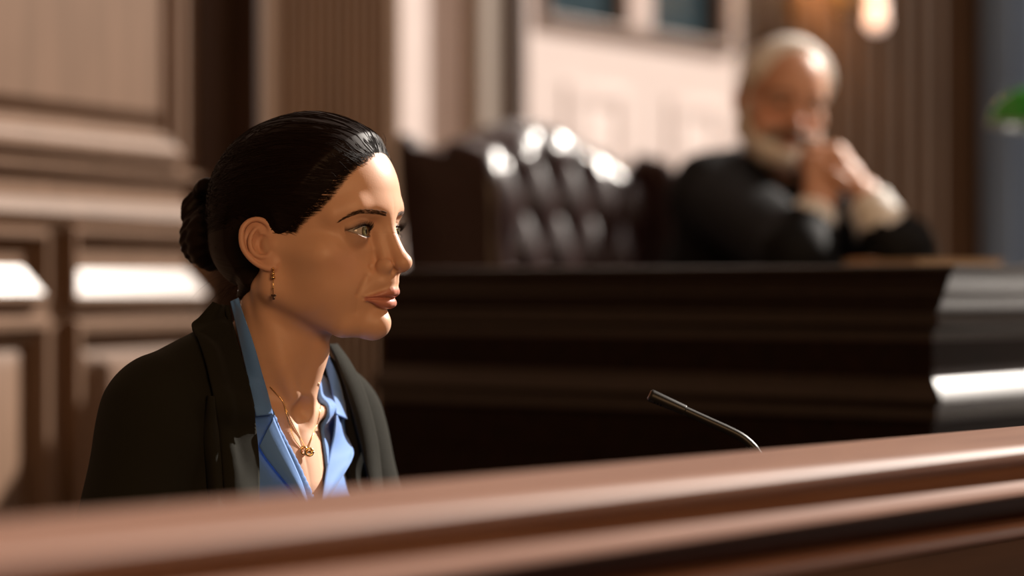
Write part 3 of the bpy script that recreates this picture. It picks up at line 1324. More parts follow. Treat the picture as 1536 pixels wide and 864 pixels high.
def patch(name, left, right, nu, nv, bvhs, off, thick, material, parent, bulge=0.0, relax=6, roll=0.0, depth_bias=None, label=None, fit=0):
    """a cloth panel between two edge curves seen in the photo, laid on the nearest of the given surfaces (off metres in front) and thickened"""
    L = smooth_path(left, nu)
    R = smooth_path(right, nu)
    dep = np.full((nu, nv), np.nan)
    px = np.zeros((nu, nv, 2))
    for i in range(nu):
        for j in range(nv):
            t = j / (nv - 1)
            p = L[i] * (1 - t) + R[i] * t
            px[i, j] = p
            d = (at(p[0], p[1], 1.0) - EYE_PT)
            dn = d.normalized()
            best = None
            for b in bvhs:
                h = b.ray_cast(EYE_PT, dn)
                if h[0] is not None and h[0].y < 2.75 and (best is None or h[0].y < best):
                    best = h[0].y
            if best is not None:
                dep[i, j] = best
    # fill misses from neighbours
    for _ in range(200):
        nanm = np.isnan(dep)
        if not nanm.any():
            break
        pad = np.pad(dep, 1, constant_values=np.nan)
        st = np.stack([pad[:-2, 1:-1], pad[2:, 1:-1], pad[1:-1, :-2], pad[1:-1, 2:]])
        cnt = (~np.isnan(st)).sum(0)
        m_ = np.where(cnt > 0, np.nansum(st, 0) / np.maximum(cnt, 1), np.nan)
        dep = np.where(nanm, m_, dep)
    if fit:
        ii_, jj_ = np.meshgrid(np.linspace(-1, 1, nu), np.linspace(-1, 1, nv), indexing='ij')
        Am = np.stack([np.ones(nu * nv), ii_.ravel(), jj_.ravel(), ii_.ravel() ** 2, jj_.ravel() * ii_.ravel(), ii_.ravel() ** 3], 1)
        co = np.linalg.lstsq(Am, dep.ravel(), rcond=None)[0]
        fd = (Am @ co).reshape(nu, nv)
        dep = fd - max(0.0, float(np.percentile(fd - dep, fit)))
    base = dep.copy()
    for _ in range(relax):
        pad = np.pad(dep, 1, mode='edge')
        dep = (pad[:-2, 1:-1] + pad[2:, 1:-1] + pad[1:-1, :-2] + pad[1:-1, 2:] + 4 * dep) / 8
        dep = np.minimum(dep, base)
    tt = np.linspace(0, 1, nv)[None]
    ss = np.linspace(0, 1, nu)[:, None]
    dep = dep - off - bulge * np.sin(math.pi * tt) + roll * (2 * tt - 1)
    if depth_bias is not None:
        dep = dep + np.interp(ss, np.linspace(0, 1, len(depth_bias)), depth_bias)
    bm = bmesh.new()
    vs = [[bm.verts.new(at(px[i, j, 0], px[i, j, 1], dep[i, j])) for j in range(nv)] for i in range(nu)]
    for i in range(nu - 1):
        for j in range(nv - 1):
            bm.faces.new((vs[i][j], vs[i][j + 1], vs[i + 1][j + 1], vs[i + 1][j]))
    o = obj(name, bm, material, parent, True, True)
    sm = o.modifiers.new('thickness', 'SOLIDIFY')
    sm.thickness = thick
    sm.offset = -1
    sm.use_even_offset = False
    if label:
        o['label'] = label
    return o


# lapels of the jacket
patch('lapel', [(322, 455), (303, 475), (288, 492), (298, 512), (309, 548), (319, 592), (328, 640), (335, 700), (341, 770)],
      [(340, 458), (348, 480), (355, 505), (363, 535), (371, 572), (379, 615), (384, 660), (387, 705), (386, 770)],
      60, 16, [BVH_J, BVH_B, BVH_BODY], .006, .0035, M_SUIT, jacket, bulge=.004, relax=20)
patch('front_fold', [(316, 594), (311, 622), (309, 662), (313, 710), (319, 775)],
      [(317, 595), (322, 619), (328, 658), (333, 703), (337, 775)],
      36, 14, [BVH_J], .0005, .003, M_SUIT, jacket, bulge=.010, relax=8)
patch('lapel', [(494, 521), (505, 545), (517, 580), (528, 620), (538, 660), (547, 700), (556, 745), (560, 770)],
      [(503, 519), (522, 545), (540, 580), (553, 620), (562, 660), (567, 700), (571, 745), (573, 770)],
      50, 12, [BVH_J, BVH_B], .005, .0035, M_SUIT, jacket, bulge=.005, relax=4, fit=85)
# collar and turned-back fronts of the blouse
patch('collar', [(346, 452), (353, 480), (362, 520), (371, 560), (378, 595), (384, 624)],
      [(357, 447), (368, 478), (382, 520), (393, 560), (401, 590), (409, 622)],
      40, 12, [BVH_BODY, BVH_B], .009, .0012, M_BLOUSE, blouse, bulge=.002, relax=16)
patch('collar', [(485, 530), (489, 548), (494, 570), (499, 595), (503, 622)],
      [(487, 521), (498, 545), (507, 570), (514, 597), (520, 629)],
      30, 10, [BVH_B, BVH_J], .004, .0012, M_BLOUSE, blouse, bulge=.002, relax=4, fit=80)
patch('turned_front', [(389, 670), (398, 685), (412, 703), (428, 722), (444, 741), (461, 764)],
      [(410, 626), (419, 648), (430, 673), (442, 700), (453, 727), (464, 764)],
      36, 12, [BVH_BODY, BVH_B], .006, .0012, M_BLOUSE, blouse, bulge=.003, relax=4, fit=92)
patch('turned_front', [(503, 622), (500, 650), (494, 680), (488, 710), (483, 745), (480, 764)],
      [(505, 624), (517, 650), (529, 676), (527, 692), (508, 722), (482, 764)],
      36, 12, [BVH_BODY, BVH_B], .006, .0012, M_BLOUSE, blouse, bulge=.003, relax=4, fit=92)

# ------------------------------------------------------------------ jewellery
def chain_on_body(name, pts, off, r, parent, n=60, links=True):
    p = smooth_path(pts, n)
    out = []
    for x, y in p:
        h = on_surface(x, y, BVH_BODY)
        if h is not None:
            d = (EYE_PT - h).normalized()
            out.append(h + d * off)
    bm = bmesh.new()
    add_tube(bm, out, [r * (1.0 + (.35 if (i % 2) else -.25)) for i in range(len(out))], 8)
    return obj(name, bm, M_GOLD, parent, True, True), out


nl = thing('necklace', 'x', 'x')
for k in ('label', 'category'):
    del nl[k]
nl.parent = woman
bpy.context.view_layer.update()
nl.matrix_parent_inverse = woman.matrix_world.inverted()
nl.location = W0
bpy.context.view_layer.update()
chain_on_body('chain', [(405, 580), (414, 590), (424, 602), (430, 622), (440, 655), (452, 672), (457, 676)], .0012, .00045, nl, 90)
chain_on_body('chain', [(462, 674), (466, 662), (472, 645), (478, 628), (481, 605), (480, 588), (478, 575)], .0012, .00045, nl, 90)
chain_on_body('chain', [(424, 602), (437, 632), (450, 656), (458, 672)], .0010, .00045, nl, 60)
pc = on_surface(459, 677, BVH_BODY)
dv = (EYE_PT - pc).normalized()
bm = bmesh.new()
ctr = pc + dv * .0035
for k, (ox, oz) in enumerate(((-.0022, .0006), (.0030, -.0006))):
    ring = []
    for i in range(25):
        a = 2 * math.pi * i / 24
        ring.append(ctr + Vector((ox + .0042 * math.cos(a) * (.9 if k else .75), -.0008 * k + .0012 * math.cos(a), oz + .0036 * math.sin(a))))
    add_tube(bm, ring, .00125, 8, False)
add_sphere(bm, ctr + Vector((.0045, -.0012, -.0006)), .0026, 16, 10, (1.5, .8, .7))
obj('pendant', bm, M_GOLD, nl, True, True)

er = thing('earring', 'x', 'x')
for k in ('label', 'category'):
    del er[k]
er.parent = woman
bpy.context.view_layer.update()
er.matrix_parent_inverse = woman.matrix_world.inverted()
e0 = on_surface(409.5, 402, BVH_BODY)
er.location = e0
bpy.context.view_layer.update()
Ye = e0.y - .0025


def ept(px, py, dy=0.0):
    return at(px, py, Ye + dy)


bm = bmesh.new()
hoop = []
for i in range(17):
    a = math.radians(-70 + 250 * i / 16)
    hoop.append(ept(409.8 + 1.0 * math.cos(a), 405.5 - 3.8 * math.sin(a), .0012 * math.sin(a * 2)))
add_tube(bm, hoop, .0006, 8)
add_tube(bm, [ept(409.8, 408), ept(409.8, 413.5)], [.0016, .0016], 12)
add_tube(bm, [ept(409.9, 414.5), ept(410, 418.5)], [.0021, .0021], 12)
obj('hoop', bm, M_GOLD, er, True, True)
bm = bmesh.new()
add_tube(bm, [ept(410, 418), ept(409.8, 428), ept(409.8, 441)], .00042, 6)
add_sphere(bm, ept(409.7, 432), .0010, 10, 8)
obj('chain', bm, M_GOLD, er, True, True)
bm = bmesh.new()
c0 = ept(410.5, 445.5)
add_box(bm, c0.x - .0025, c0.x + .0025, c0.y - .001, c0.y + .001, c0.z + .0006, c0.z + .0026, .0004)
add_box(bm, c0.x - .0011, c0.x + .0011, c0.y - .001, c0.y + .001, c0.z - .0026, c0.z + .0008, .0004)
obj('stone', bm, M_STONE, er, True, True)
# ------------------------------------------------------------------ the judge
J0 = at(1170, 165, 4.30)
FRJ = Frame(J0, math.radians(78), math.radians(9), math.radians(-9), .98)
M_SKINJ = skin_material('judge_skin', (.56, .31, .21), (.40, .16, .12), (.55, .25, .17), .08)
M_WHITE_HAIR = mat('white_hair', (.62, .58, .53), .55, .3)
noise_color(M_WHITE_HAIR, (.55, .51, .47), (.80, .77, .72), scale=(1, 1, .3), nscale=160, bump=.6)
M_BEARD = mat('grey_beard', (.5, .45, .4), .6, .3)
noise_color(M_BEARD, (.45, .41, .36), (.78, .74, .68), scale=(1, 1, .3), nscale=200, bump=.8)
M_ROBE = mat('black_robe', (.010, .011, .014), .7, .12)
noise_color(M_ROBE, (.004, .0043, .005), (.008, .0085, .010), nscale=12, bump=.1)
M_SHIRT = cloth_material('white_shirt', (.70, .69, .66), (.78, .77, .74), .8, .2, 900, .1)


def jq(px, py, Y):
    return (np.array(at(px, py, Y)) - np.array(J0)) * 1000


SR, SL = jq(1072, 292, 4.42), jq(1236, 322, 4.50)
ER, EL = jq(1196, 384, 3.98), jq(1340, 374, 4.02)
WR, WL = jq(1226, 308, 4.02), jq(1296, 290, 4.05)
CH = (SR + SL) / 2
HJ = [hand_parts(WR, (.16, .05, 1.0), (-.35, .93, .1), 1, [(70, 85, 60), (70, 85, 60), (70, 85, 60), (66, 85, 60)], .92),
      hand_parts(WL, (-.52, -.02, .86), (-.80, .25, -.50), -1, [(50, 62, 40), (52, 64, 40), (54, 64, 40), (56, 64, 40)], .92)]


def judge_torso(q, e=0.0):
    hips = CH + np.array([-120, 150, -470])
    mid = CH + np.array([-55, 70, -210])
    f = chain(q, [SR, CH + np.array([0, -10, 10]), SL], [62 + e, 78 + e, 46 + e], 20)
    f = smin(f, chain(q, [CH + np.array([-10, 0, -60]), mid, hips], [118 + e, 128 + e, 135 + e], 30), 50)
    f = smin(f, cap(q, SR + np.array([40, 0, -60]), mid + np.array([-60, 0, 0]), 80 + e, 95 + e), 40)
    f = smin(f, cap(q, SL + np.array([-40, 0, -60]), mid + np.array([60, 0, 0]), 80 + e, 95 + e), 40)
    f = smin(f, cap(q, CH + np.array([0, -20, 30]), np.array([0, 18, -70.0]), 66 + e, 50 + e * .4), 30)
    return f


def judge_arms(q):
    f = chain(q, [SR, ER, WR], [50, 36, 26], 12)
    return np.minimum(f, chain(q, [SL, EL, WL], [46, 36, 26], 12))


JHIP = CH + np.array([-120, 150, -470])
JFX, JFY = 0.62, -0.78


def judge_legs(q, e=0.0):
    f = None
    for s in (-1, 1):
        side = np.array([-JFY, JFX, 0]) * s * 95
        k = JHIP + side + np.array([JFX, JFY, 0]) * 420 + np.array([0, 0, -20])
        a = np.array([k[0], k[1], (0.36 - J0.z) * 1000])
        g = chain(q, [JHIP + side * .9 + np.array([0, 0, -40]), k, a], [95 + e, 66 + e, 46 + e], 20)
        g = smin(g, cap(q, a + np.array([0, 0, -42]), a + np.array([JFX, JFY, 0]) * 150 + np.array([0, 0, -50]), 38 + e * .3, 28 + e * .3), 20)
        f = g if f is None else np.minimum(f, g)
    return f


def judge_f(q):
    q = np.asarray(q, F)
    f = np.full(len(q), 1e3, F)
    r = np.sqrt((q ** 2).sum(1))
    hn = r < 230
    if hn.any():
        f[hn] = head_f(FRJ.to_local(q[hn]), True)
        f[hn] = smin(f[hn], cap(q[hn], (0, 14, -50), CH + np.array([0, -10, 40]), 56, 60), 16)
    t = smin(judge_torso(q), judge_arms(q), 20)
    t = smin(t, judge_legs(q), 40)
    f = smin(f, t, 20)
    hb = (np.abs(q[:, 0] - WR[0]) < 200) & (q[:, 2] > -240) & (q[:, 2] < 20)
    if hb.any():
        f[hb] = smin(f[hb], np.minimum(hand_f(q[hb], HJ[0]), hand_f(q[hb], HJ[1])), 6)
    return f


def to_jw(V):
    return np.asarray(V, float) / 1000.0 + np.array(J0)


judge = thing('person', 'white haired bearded man in a black robe, leaning with hands clasped at his chin', 'person', (J0.x - .1, J0.y + .15, .28))
Vq, Qq = polygonize(judge_f, axis((-420, -130, 9), (-130, 190, 2.6), (190, 620, 9)), axis((-650, -340, 9), (-340, 120, 2.6), (120, 560, 9)),
                    axis((-1210, -240, 10), (-240, 140, 2.6)))
jm = np_mesh('body', to_jw(Vq), Qq)
LJ = FRJ.to_local(Vq)
LJm = LJ.copy()
LJm[:, 1] = np.abs(LJm[:, 1])
nearh = np.sqrt((LJ ** 2).sum(1)) < 200
lm = np.zeros(len(LJ), F)
sel = nearh & (LJ[:, 0] > 60)
lm[sel] = np.clip(1 - np.minimum(lips_up(LJm[sel]), lips_low(LJm[sel])) / 1.5, 0, 1)
set_attr(jm, 'lip', lm)
fm = np.clip(1 - (ell(LJm, (80, 40, -10), (22, 22, 18)) + 6) / 14, 0, 1) * .6
fm = np.maximum(fm, np.clip(1 - sph(LJm, (112, 0, -14), 14) / 6, 0, 1) * .5) * nearh
set_attr(jm, 'flush', fm)
link_mesh('body', jm, M_SKINJ, judge, True, True)
eyeballs(FRJ, judge, (.10, .08, .05), {-1: (1, .0, -.05), 1: (1, .0, -.05)})

JHAIR = [(66, 122), (60, 104), (58, 88), (57, 70), (50, 54), (38, 44), (24, 38), (16, 22), (9, 13), (2, 22), (-6, 30), (-20, 32), (-30, 20), (-30, 2), (-24, -20),
         (-34, -44), (-60, -52), (-130, -52), (-130, 165), (70, 165)]


def jhair_f(P):
    P = np.asarray(P, F)
    M = P.copy()
    M[:, 1] = np.abs(M[:, 1])
    sd = poly_sd(M[:, 0], M[:, 2], JHAIR)
    th = np.clip(-sd * .7, -2.5, 9.0)
    th = th + np.where(M[:, 1] > 40, 4.0 * np.clip((M[:, 1] - 40) / 25, 0, 1) * np.clip(-sd / 12, 0, 1), 0)
    sk = smin(skull_f(M), ell(M, (-20, 0, 0), (56, 62, 40)), 20)
    f = smax(sk - th.astype(F), sd - 3, 2)
    return f + (.7 * np.sin(P[:, 0] * .5 + 2 * np.sin(P[:, 2] * .2)) * np.sin(M[:, 1] * .45)).astype(F)


BEARD = [(14, 14), (22, 6), (24, -16), (38, -34), (62, -42), (78, -50), (92, -55), (125, -55), (125, -120), (40, -120), (-6, -60), (-2, -30), (6, 0)]


def beard_f(P):
    P = np.asarray(P, F)
    M = P.copy()
    M[:, 1] = np.abs(M[:, 1])
    sd = poly_sd(M[:, 0], M[:, 2], BEARD)
    th = np.clip(-sd * .6, -2, 8.0) + 6.0 * np.clip((-M[:, 2] - 62) / 20, 0, 1)
    h = head_f(P, True)
    lips = np.minimum(lips_up(M), lips_low(M))
    f = smax(h - th.astype(F), sd - 2, 2)
    f = smax(f, -(lips - 2.5), 2)
    return f + (.8 * np.sin(P[:, 2] * .55 + 2 * np.sin(M[:, 1] * .3)) * np.sin(P[:, 1] * .6)).astype(F)


V_, Q_ = polygonize(jhair_f, axis((-110, 100, 2.6)), axis((-95, 95, 2.6)), axis((-66, 150, 2.6)))
o = link_mesh('hair', np_mesh('hair', FRJ.to_world(V_), Q_), M_WHITE_HAIR, judge, True, True)
o['label'] = 'short white hair'
V_, Q_ = polygonize(beard_f, axis((-16, 126, 2.4)), axis((-80, 80, 2.4)), axis((-120, 24, 2.4)))
o = link_mesh('beard', np_mesh('beard', FRJ.to_world(V_), Q_), M_BEARD, judge, True, True)
o['label'] = 'grey white beard'


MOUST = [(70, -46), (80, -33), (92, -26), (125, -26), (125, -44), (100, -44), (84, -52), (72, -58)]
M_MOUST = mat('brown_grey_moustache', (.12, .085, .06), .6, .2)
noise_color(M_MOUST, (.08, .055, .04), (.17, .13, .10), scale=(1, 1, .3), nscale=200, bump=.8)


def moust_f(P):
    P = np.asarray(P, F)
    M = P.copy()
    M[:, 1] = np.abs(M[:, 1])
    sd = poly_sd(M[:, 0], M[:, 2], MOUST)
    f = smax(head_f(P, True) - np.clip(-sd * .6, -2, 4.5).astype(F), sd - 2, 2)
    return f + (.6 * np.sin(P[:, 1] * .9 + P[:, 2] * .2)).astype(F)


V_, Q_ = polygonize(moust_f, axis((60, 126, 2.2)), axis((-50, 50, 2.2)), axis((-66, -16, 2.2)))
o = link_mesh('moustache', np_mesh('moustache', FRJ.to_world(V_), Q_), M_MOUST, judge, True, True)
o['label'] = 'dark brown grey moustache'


def jface_f(P):
    return head_f(np.asarray(P, F), True)


M_JBROW = mat('grey_brow', (.22, .18, .15), .6, .3)
hair_strokes(FRJ, jface_f, project(jface_f, np.array([(95, -10, 35), (91, -20, 37), (84, -32, 38), (74, -42, 35), (66, -47, 31)], F), 6), .5, 260, 8.0, (0, 0, .1),
             .35, .2, judge, 'eyebrow', M_JBROW, mirror=True, width=[3.0, 3.2, 3.0, 2.4, 1.2], seed=9)


def robe_f(q):
    q = np.asarray(q, F)
    f = judge_torso(q, 16.0)
    bare = smin(judge_torso(q), judge_legs(q), 40)
    low = chain(q, [JHIP + np.array([0, 0, 0]), JHIP + np.array([JFX, JFY, 0]) * 400 + np.array([0, 0, -30]),
                    JHIP + np.array([JFX, JFY, 0]) * 410 + np.array([0, 0, -330])], [165, 160, 190], 40)
    f = smin(f, low, 60)
    fr = ER + (WR - ER) * .50
    f = smin(f, chain(q, [SR, ER, fr], [78, 62, 50], 14), 24)
    fl = EL + (WL - EL) * .16
    f = smin(f, chain(q, [SL, EL + np.array([10, 6, 0]), fl], [66, 58, 55], 14), 24)
    f = f + (2.6 * np.sin(q[:, 0] * .055 + q[:, 2] * .02) * np.sin(q[:, 2] * .017 + q[:, 0] * .012 + .6)).astype(F)
    inner = np.minimum(bare, judge_arms(q)) - 4.0
    f = smax(f, -inner, 3)
    # sleeve mouths and neck opening
    for a, b, t, r in ((ER, WR, .50, 43), (EL, WL, .16, 48)):
        p = a + (b - a) * t
        d = (b - a) / np.linalg.norm(b - a)
        f = smax(f, -cap(q, p - d * 14, p + d * 140, r, r), 3)
    f = smax(f, -cap(q, CH + np.array([2, -34, 66]), (0, 6, -20), 62, 66), 4)
    f = np.maximum(f, -(q[:, 2] + (J0.z - .34) * 1000))
    return f


V_, Q_ = polygonize(robe_f, axis((-470, 620, 6)), axis((-700, 560, 6)), axis((-1160, -40, 6)))
o = link_mesh('robe', np_mesh('robe', to_jw(V_), Q_), M_ROBE, judge, True, True)
o['label'] = 'black judge robe'


def shirt_part(a, b, t0, t1, r0, r1):
    def f_(q):
        q = np.asarray(q, F)
        p0, p1 = a + (b - a) * t0, a + (b - a) * t1
        f = cap(q, p0, p1, r0, r1)
        d = (b - a) / np.linalg.norm(b - a)
        s = (q - A(*p0)) @ d.astype(F)
        L = np.linalg.norm(p1 - p0)
        f = f + (1.8 * np.sin(s * .16 + q[:, 0] * .05) * np.clip((L - s) / 40, .1, 1)).astype(F)
        f = smax(f, s - F(L), 2)
        f = smax(f, -(s + 10), 2)
        return smax(f, -(judge_arms(q) - 3.0), 1)
    return f_


for a, b, t0, t1, r0, r1 in ((ER, WR, .30, .93, 45, 36), (EL, WL, .02, .90, 50, 37)):
    V_, Q_ = polygonize(shirt_part(a, b, t0, t1, r0, r1), axis((-60, 340, 3)), axis((-420, 0, 3)), axis((-330, -60, 3)))
    o = link_mesh('shirt_sleeve', np_mesh('shirt_sleeve', to_jw(V_), Q_), M_SHIRT, judge, True, True)
    o['label'] = 'white shirt sleeve'
# ------------------------------------------------------------------ wood and wall materials
def wood_material(name, c1, c2, rough=.35, coat=.0, grain=(1.5, 18, 18), nscale=3.0, spec=.5, coord='Object'):
    m = mat(name, c1, rough, spec)
    noise_color(m, c1, c2, scale=grain, nscale=nscale, detail=8, lo=.32, hi=.68, bump=.05, coord=coord, dist=.6)
    bsdf(m).inputs['Coat Weight'].default_value = coat
    bsdf(m).inputs['Coat Roughness'].default_value = .15
    return m


M_MAHOG = wood_material('dark_mahogany', (.006, .003, .0021), (.013, .005, .0034), .6, .0, spec=.10)
M_MOULD = wood_material('waxed_mahogany_moulding', (.015, .009, .007), (.023, .014, .010), .40, .0, spec=.55)
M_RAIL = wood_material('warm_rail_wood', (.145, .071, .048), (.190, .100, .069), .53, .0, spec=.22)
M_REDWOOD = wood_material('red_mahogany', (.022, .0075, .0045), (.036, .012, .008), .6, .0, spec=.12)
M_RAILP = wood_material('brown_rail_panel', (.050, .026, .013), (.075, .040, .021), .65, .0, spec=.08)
M_PANEL = wood_material('brown_wall_wood', (.125, .072, .043), (.165, .096, .060), .6, .0, (14, 14, 1.2), spec=.15)
M_SILL = wood_material('polished_sill_wood', (.125, .072, .043), (.165, .096, .060), .32, .55, (14, 14, 1.2))
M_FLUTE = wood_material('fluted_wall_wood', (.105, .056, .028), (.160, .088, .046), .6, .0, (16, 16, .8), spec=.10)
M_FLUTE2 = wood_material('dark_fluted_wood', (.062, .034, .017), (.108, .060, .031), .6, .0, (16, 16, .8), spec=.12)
M_DARKWOOD = wood_material('dark_brown_wood', (.035, .017, .010), (.055, .027, .016), .45, .1, (14, 14, 1.2))
M_WHITE = mat('white_wall_paint', (.64, .55, .51), .6, .3)
noise_color(M_WHITE, (.67, .565, .53), (.72, .615, .58), nscale=3)
M_FLOOR = wood_material('floor_wood', (.09, .05, .03), (.14, .08, .05), .4, .1, (2, 16, 1))

E1 = Vector((.6, .8, 0))
ROT_B = math.atan2(.8, .6)


def lx(o_xy, rot, px):
    """local x on a wall line (origin o_xy, rotation rot) whose image column is px"""
    k = (px - 768.0) / FPX
    ex, ey = math.cos(rot), math.sin(rot)
    return (k * o_xy[1] - o_xy[0]) / (ex - k * ey)


def wall_z(o_xy, rot, px, py):
    t = lx(o_xy, rot, px)
    Y = o_xy[1] + math.sin(rot) * t
    return CAM_Z - (py - 432.0) / FPX * Y


# ------------------------------------------------------------------ floor
bm = bmesh.new()
add_box(bm, -7, 9, -3, 12, -.06, 0)
structure(obj('floor', bm, M_FLOOR, None, False))

# ------------------------------------------------------------------ the witness rail in front
RO = at(560, 727, 1.0)
RY = .13 * FPX / 295.0
RO = Vector(((560 - 768) / FPX * RY, RY, 0))
ROT_R = math.atan2(.768, .640)
rail = thing('witness_rail', 'long brown wooden rail with moulded edge crossing the foreground below the woman', 'railing', (RO.x, RO.y, 0), ROT_R)
ZT = 1.02
X0, X1 = -.75, 2.3
bm = bmesh.new()
cap_prof = [(0, ZT - .018), (0, ZT - .004), (.004, ZT), (.130, ZT), (.136, ZT - .002), (.139, ZT - .006), (.138, ZT - .011), (.132, ZT - .014), (.124, ZT - .015), (.124, ZT - .018)]
add_sweep(bm, cap_prof, [(X0, 0), (X1, 0)], outward=1)
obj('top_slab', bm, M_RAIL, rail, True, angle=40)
bm = bmesh.new()
m1 = [(.03, ZT - .018), (.116, ZT - .018), (.117, ZT - .020), (.124, ZT - .027), (.134, ZT - .033), (.141, ZT - .036), (.142, ZT - .040), (.136, ZT - .043), (.100, ZT - .044), (.03, ZT - .044)]
add_sweep(bm, m1, [(X0, 0), (X1, 0)], outward=1)
obj('upper_moulding', bm, M_RAIL, rail, True, angle=40)
bm = bmesh.new()
add_box(bm, X0, X1, -.082, -.03, .02, ZT - .043)
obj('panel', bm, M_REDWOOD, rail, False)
bm = bmesh.new()
m2 = [(.082, ZT - .070), (.092, ZT - .070), (.098, ZT - .072), (.099, ZT - .076), (.095, ZT - .081), (.090, ZT - .086), (.082, ZT - .088)]
add_sweep(bm, m2, [(X0, 0), (X1, 0)], outward=1)
obj('lower_moulding', bm, M_RAIL, rail, True, angle=40)
bm = bmesh.new()
add_box(bm, X0, X1, -.088, -.082, .20, ZT - .088)
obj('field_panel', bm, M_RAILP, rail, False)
bm = bmesh.new()
add_sweep(bm, [(.082, .02), (.082, .14), (.09, .14), (.10, .12), (.104, .02)], [(X0, 0), (X1, 0)], outward=1)
obj('plinth', bm, M_MAHOG, rail, True, angle=40)
bm = bmesh.new()
add_box(bm, X0, X1, 0.0, .30, .868, .893, .004)
obj('shelf', bm, M_MAHOG, rail, False)
for x in (X0 + .05, .8, X1 - .05):
    bm = bmesh.new()
    add_box(bm, x - .02, x + .02, -.03, .26, .01, .868, .003)
    obj('bracket', bm, M_MAHOG, rail, False)

# ------------------------------------------------------------------ gooseneck microphone
MY = 2.26
mic0 = at(1168, 760, MY)
# the base stands on the shelf behind the rail
dl = Vector((mic0.x - RO.x, mic0.y - RO.y, 0))
loc_y = -dl.x * math.sin(ROT_R) + dl.y * math.cos(ROT_R)
mic = thing('gooseneck_microphone', 'thin black gooseneck microphone rising from behind the wooden rail', 'microphone', (mic0.x, mic0.y, .893))
M_MIC = mat('black_mic_metal', (.010, .0095, .009), .4, .3)
M_MICB = mat('brushed_mic_tip', (.20, .12, .09), .3, .5, .6)


def mpt(px, py, dy=0.0):
    p = at(px, py, MY + dy)
    return p - Vector((mic0.x, mic0.y, .893))


mm_px = MY / FPX
a = mpt(974.5, 592.5)
b = mpt(1028, 616.0)
d = (b - a).normalized()
bm = bmesh.new()
r0, r1 = 9.6 * mm_px, 7.9 * mm_px
L = (b - a).length
add_tube(bm, [a, a + d * .001, a + d * .0025, b - d * .0012, b - d * .0004, b], [r0 * .86, r0 * .97, r0, r1, r1 * .98, r1 * .8], 32)
mh = obj('capsule', bm, M_MIC, mic)
bm = bmesh.new()
add_tube(bm, [a - d * .0006, a - d * .0002, a + d * .0004], [r0 * .72, r0 * .80, r0 * .82], 28)
obj('grille', bm, M_MICB, mh)
bm = bmesh.new()
up = Vector((0, -1, 0)).cross(d).normalized()
if up.z > 0:
    up = -up
for k in range(3):
    c0 = a + d * (.0065 + .0032 * k) + (up * .72 + Vector((0, -1, 0)) * .69) * (r0 * .965)
    add_tube(bm, [c0 - Vector((0, 0, .0014)), c0 + Vector((0, 0, .0014))], .0007, 8)
obj('slot', bm, mat('mic_slot_black', (.002, .002, .002), .8, .1), mh)
neck_pts = smooth_path([tuple(b - d * .002), tuple(mpt(1060, 630.5)), tuple(mpt(1092, 645)), tuple(mpt(1112, 655.5)), tuple(mpt(1127, 668)), tuple(mpt(1140, 684)),
                        tuple(mpt(1155, 710)), tuple(mpt(1165, 745)), (0, 0, .06), (0, 0, .012)], 60)
bm = bmesh.new()
rr = [(6.6 if i < 30 else 6.0) * mm_px for i in range(60)]
add_tube(bm, neck_pts, rr, 20)
obj('neck', bm, M_MIC, mic)
bm = bmesh.new()
add_lathe(bm, [(.045, 0), (.047, .003), (.046, .010), (.040, .016), (.018, .020), (.008, .026)], 40)
obj('base', bm, M_MIC, mic)

# ------------------------------------------------------------------ the judge's bench
BO = Vector((.557, 3.2, 0))
bench = thing('judge_bench', 'massive dark mahogany bench with stepped crown moulding behind the woman', 'bench', BO, ROT_B)
PATH = [(0, .95), (0, 0), (3.0, 0)]
ZB = 1.18
bm = bmesh.new()
crown = [(-.045, ZB - .10), (-.045, ZB), (.057, ZB), (.061, ZB - .002), (.061, ZB - .006), (.057, ZB - .009), (.052, ZB - .012), (.047, ZB - .020), (.039, ZB - .030), (.036, ZB - .036),
         (.036, ZB - .038), (.030, ZB - .042), (.024, ZB - .052), (.015, ZB - .060), (.012, ZB - .062), (.012, ZB - .068), (.017, ZB - .071), (.017, ZB - .079), (.010, ZB - .085), (0, ZB - .088), (0, ZB - .10)]
add_sweep(bm, crown, PATH, outward=1)
o = obj('crown_moulding', bm, M_MOULD, bench, True, angle=35)
bm = bmesh.new()
add_sweep(bm, [(-.045, .04), (-.045, ZB - .10), (0, ZB - .10), (0, .04)], PATH, outward=1)
obj('panel', bm, M_MAHOG, bench, False)
bm = bmesh.new()
ledge = [(0, ZB - .150), (.003, ZB - .150), (.004, ZB - .152), (.024, ZB - .173), (.026, ZB - .179), (.020, ZB - .184), (.012, ZB - .190), (.012, ZB - .203), (.006, ZB - .208), (0, ZB - .210)]
add_sweep(bm, ledge, PATH, outward=1)
obj('ledge_moulding', bm, M_MOULD, bench, True, angle=35)
bm = bmesh.new()
add_sweep(bm, [(0, .0), (0, .20), (.012, .20), (.022, .18), (.026, .16), (.026, 0)], PATH, outward=1)
obj('plinth', bm, M_MAHOG, bench, True, angle=35)
# raised field panels on both faces
for (ax0, ax1) in ((.10, .47), (.55, .88)):
    bm = bmesh.new()
    add_box(bm, -.012, 0, ax0, ax1, .30, ZB - .27, .005)
    obj('field_panel', bm, M_MAHOG, bench, False)
for (ax0, ax1) in ((.12, .72), (.84, 1.44), (1.56, 2.16), (2.28, 2.88)):
    bm = bmesh.new()
    add_box(bm, ax0, ax1, -.012, 0, .30, ZB - .27, .005)
    obj('field_panel', bm, M_MAHOG, bench, False)
bm = bmesh.new()
add_box(bm, .045, 2.98, .045, .58, ZB - .045, ZB - .015, .003)
obj('desk_top', bm, M_MOULD, bench, False)
DESK_Z = ZB - .015


def bw(x, y, z):
    v = Vector((x * .6 - y * .8, x * .8 + y * .6, z))
    return BO + v


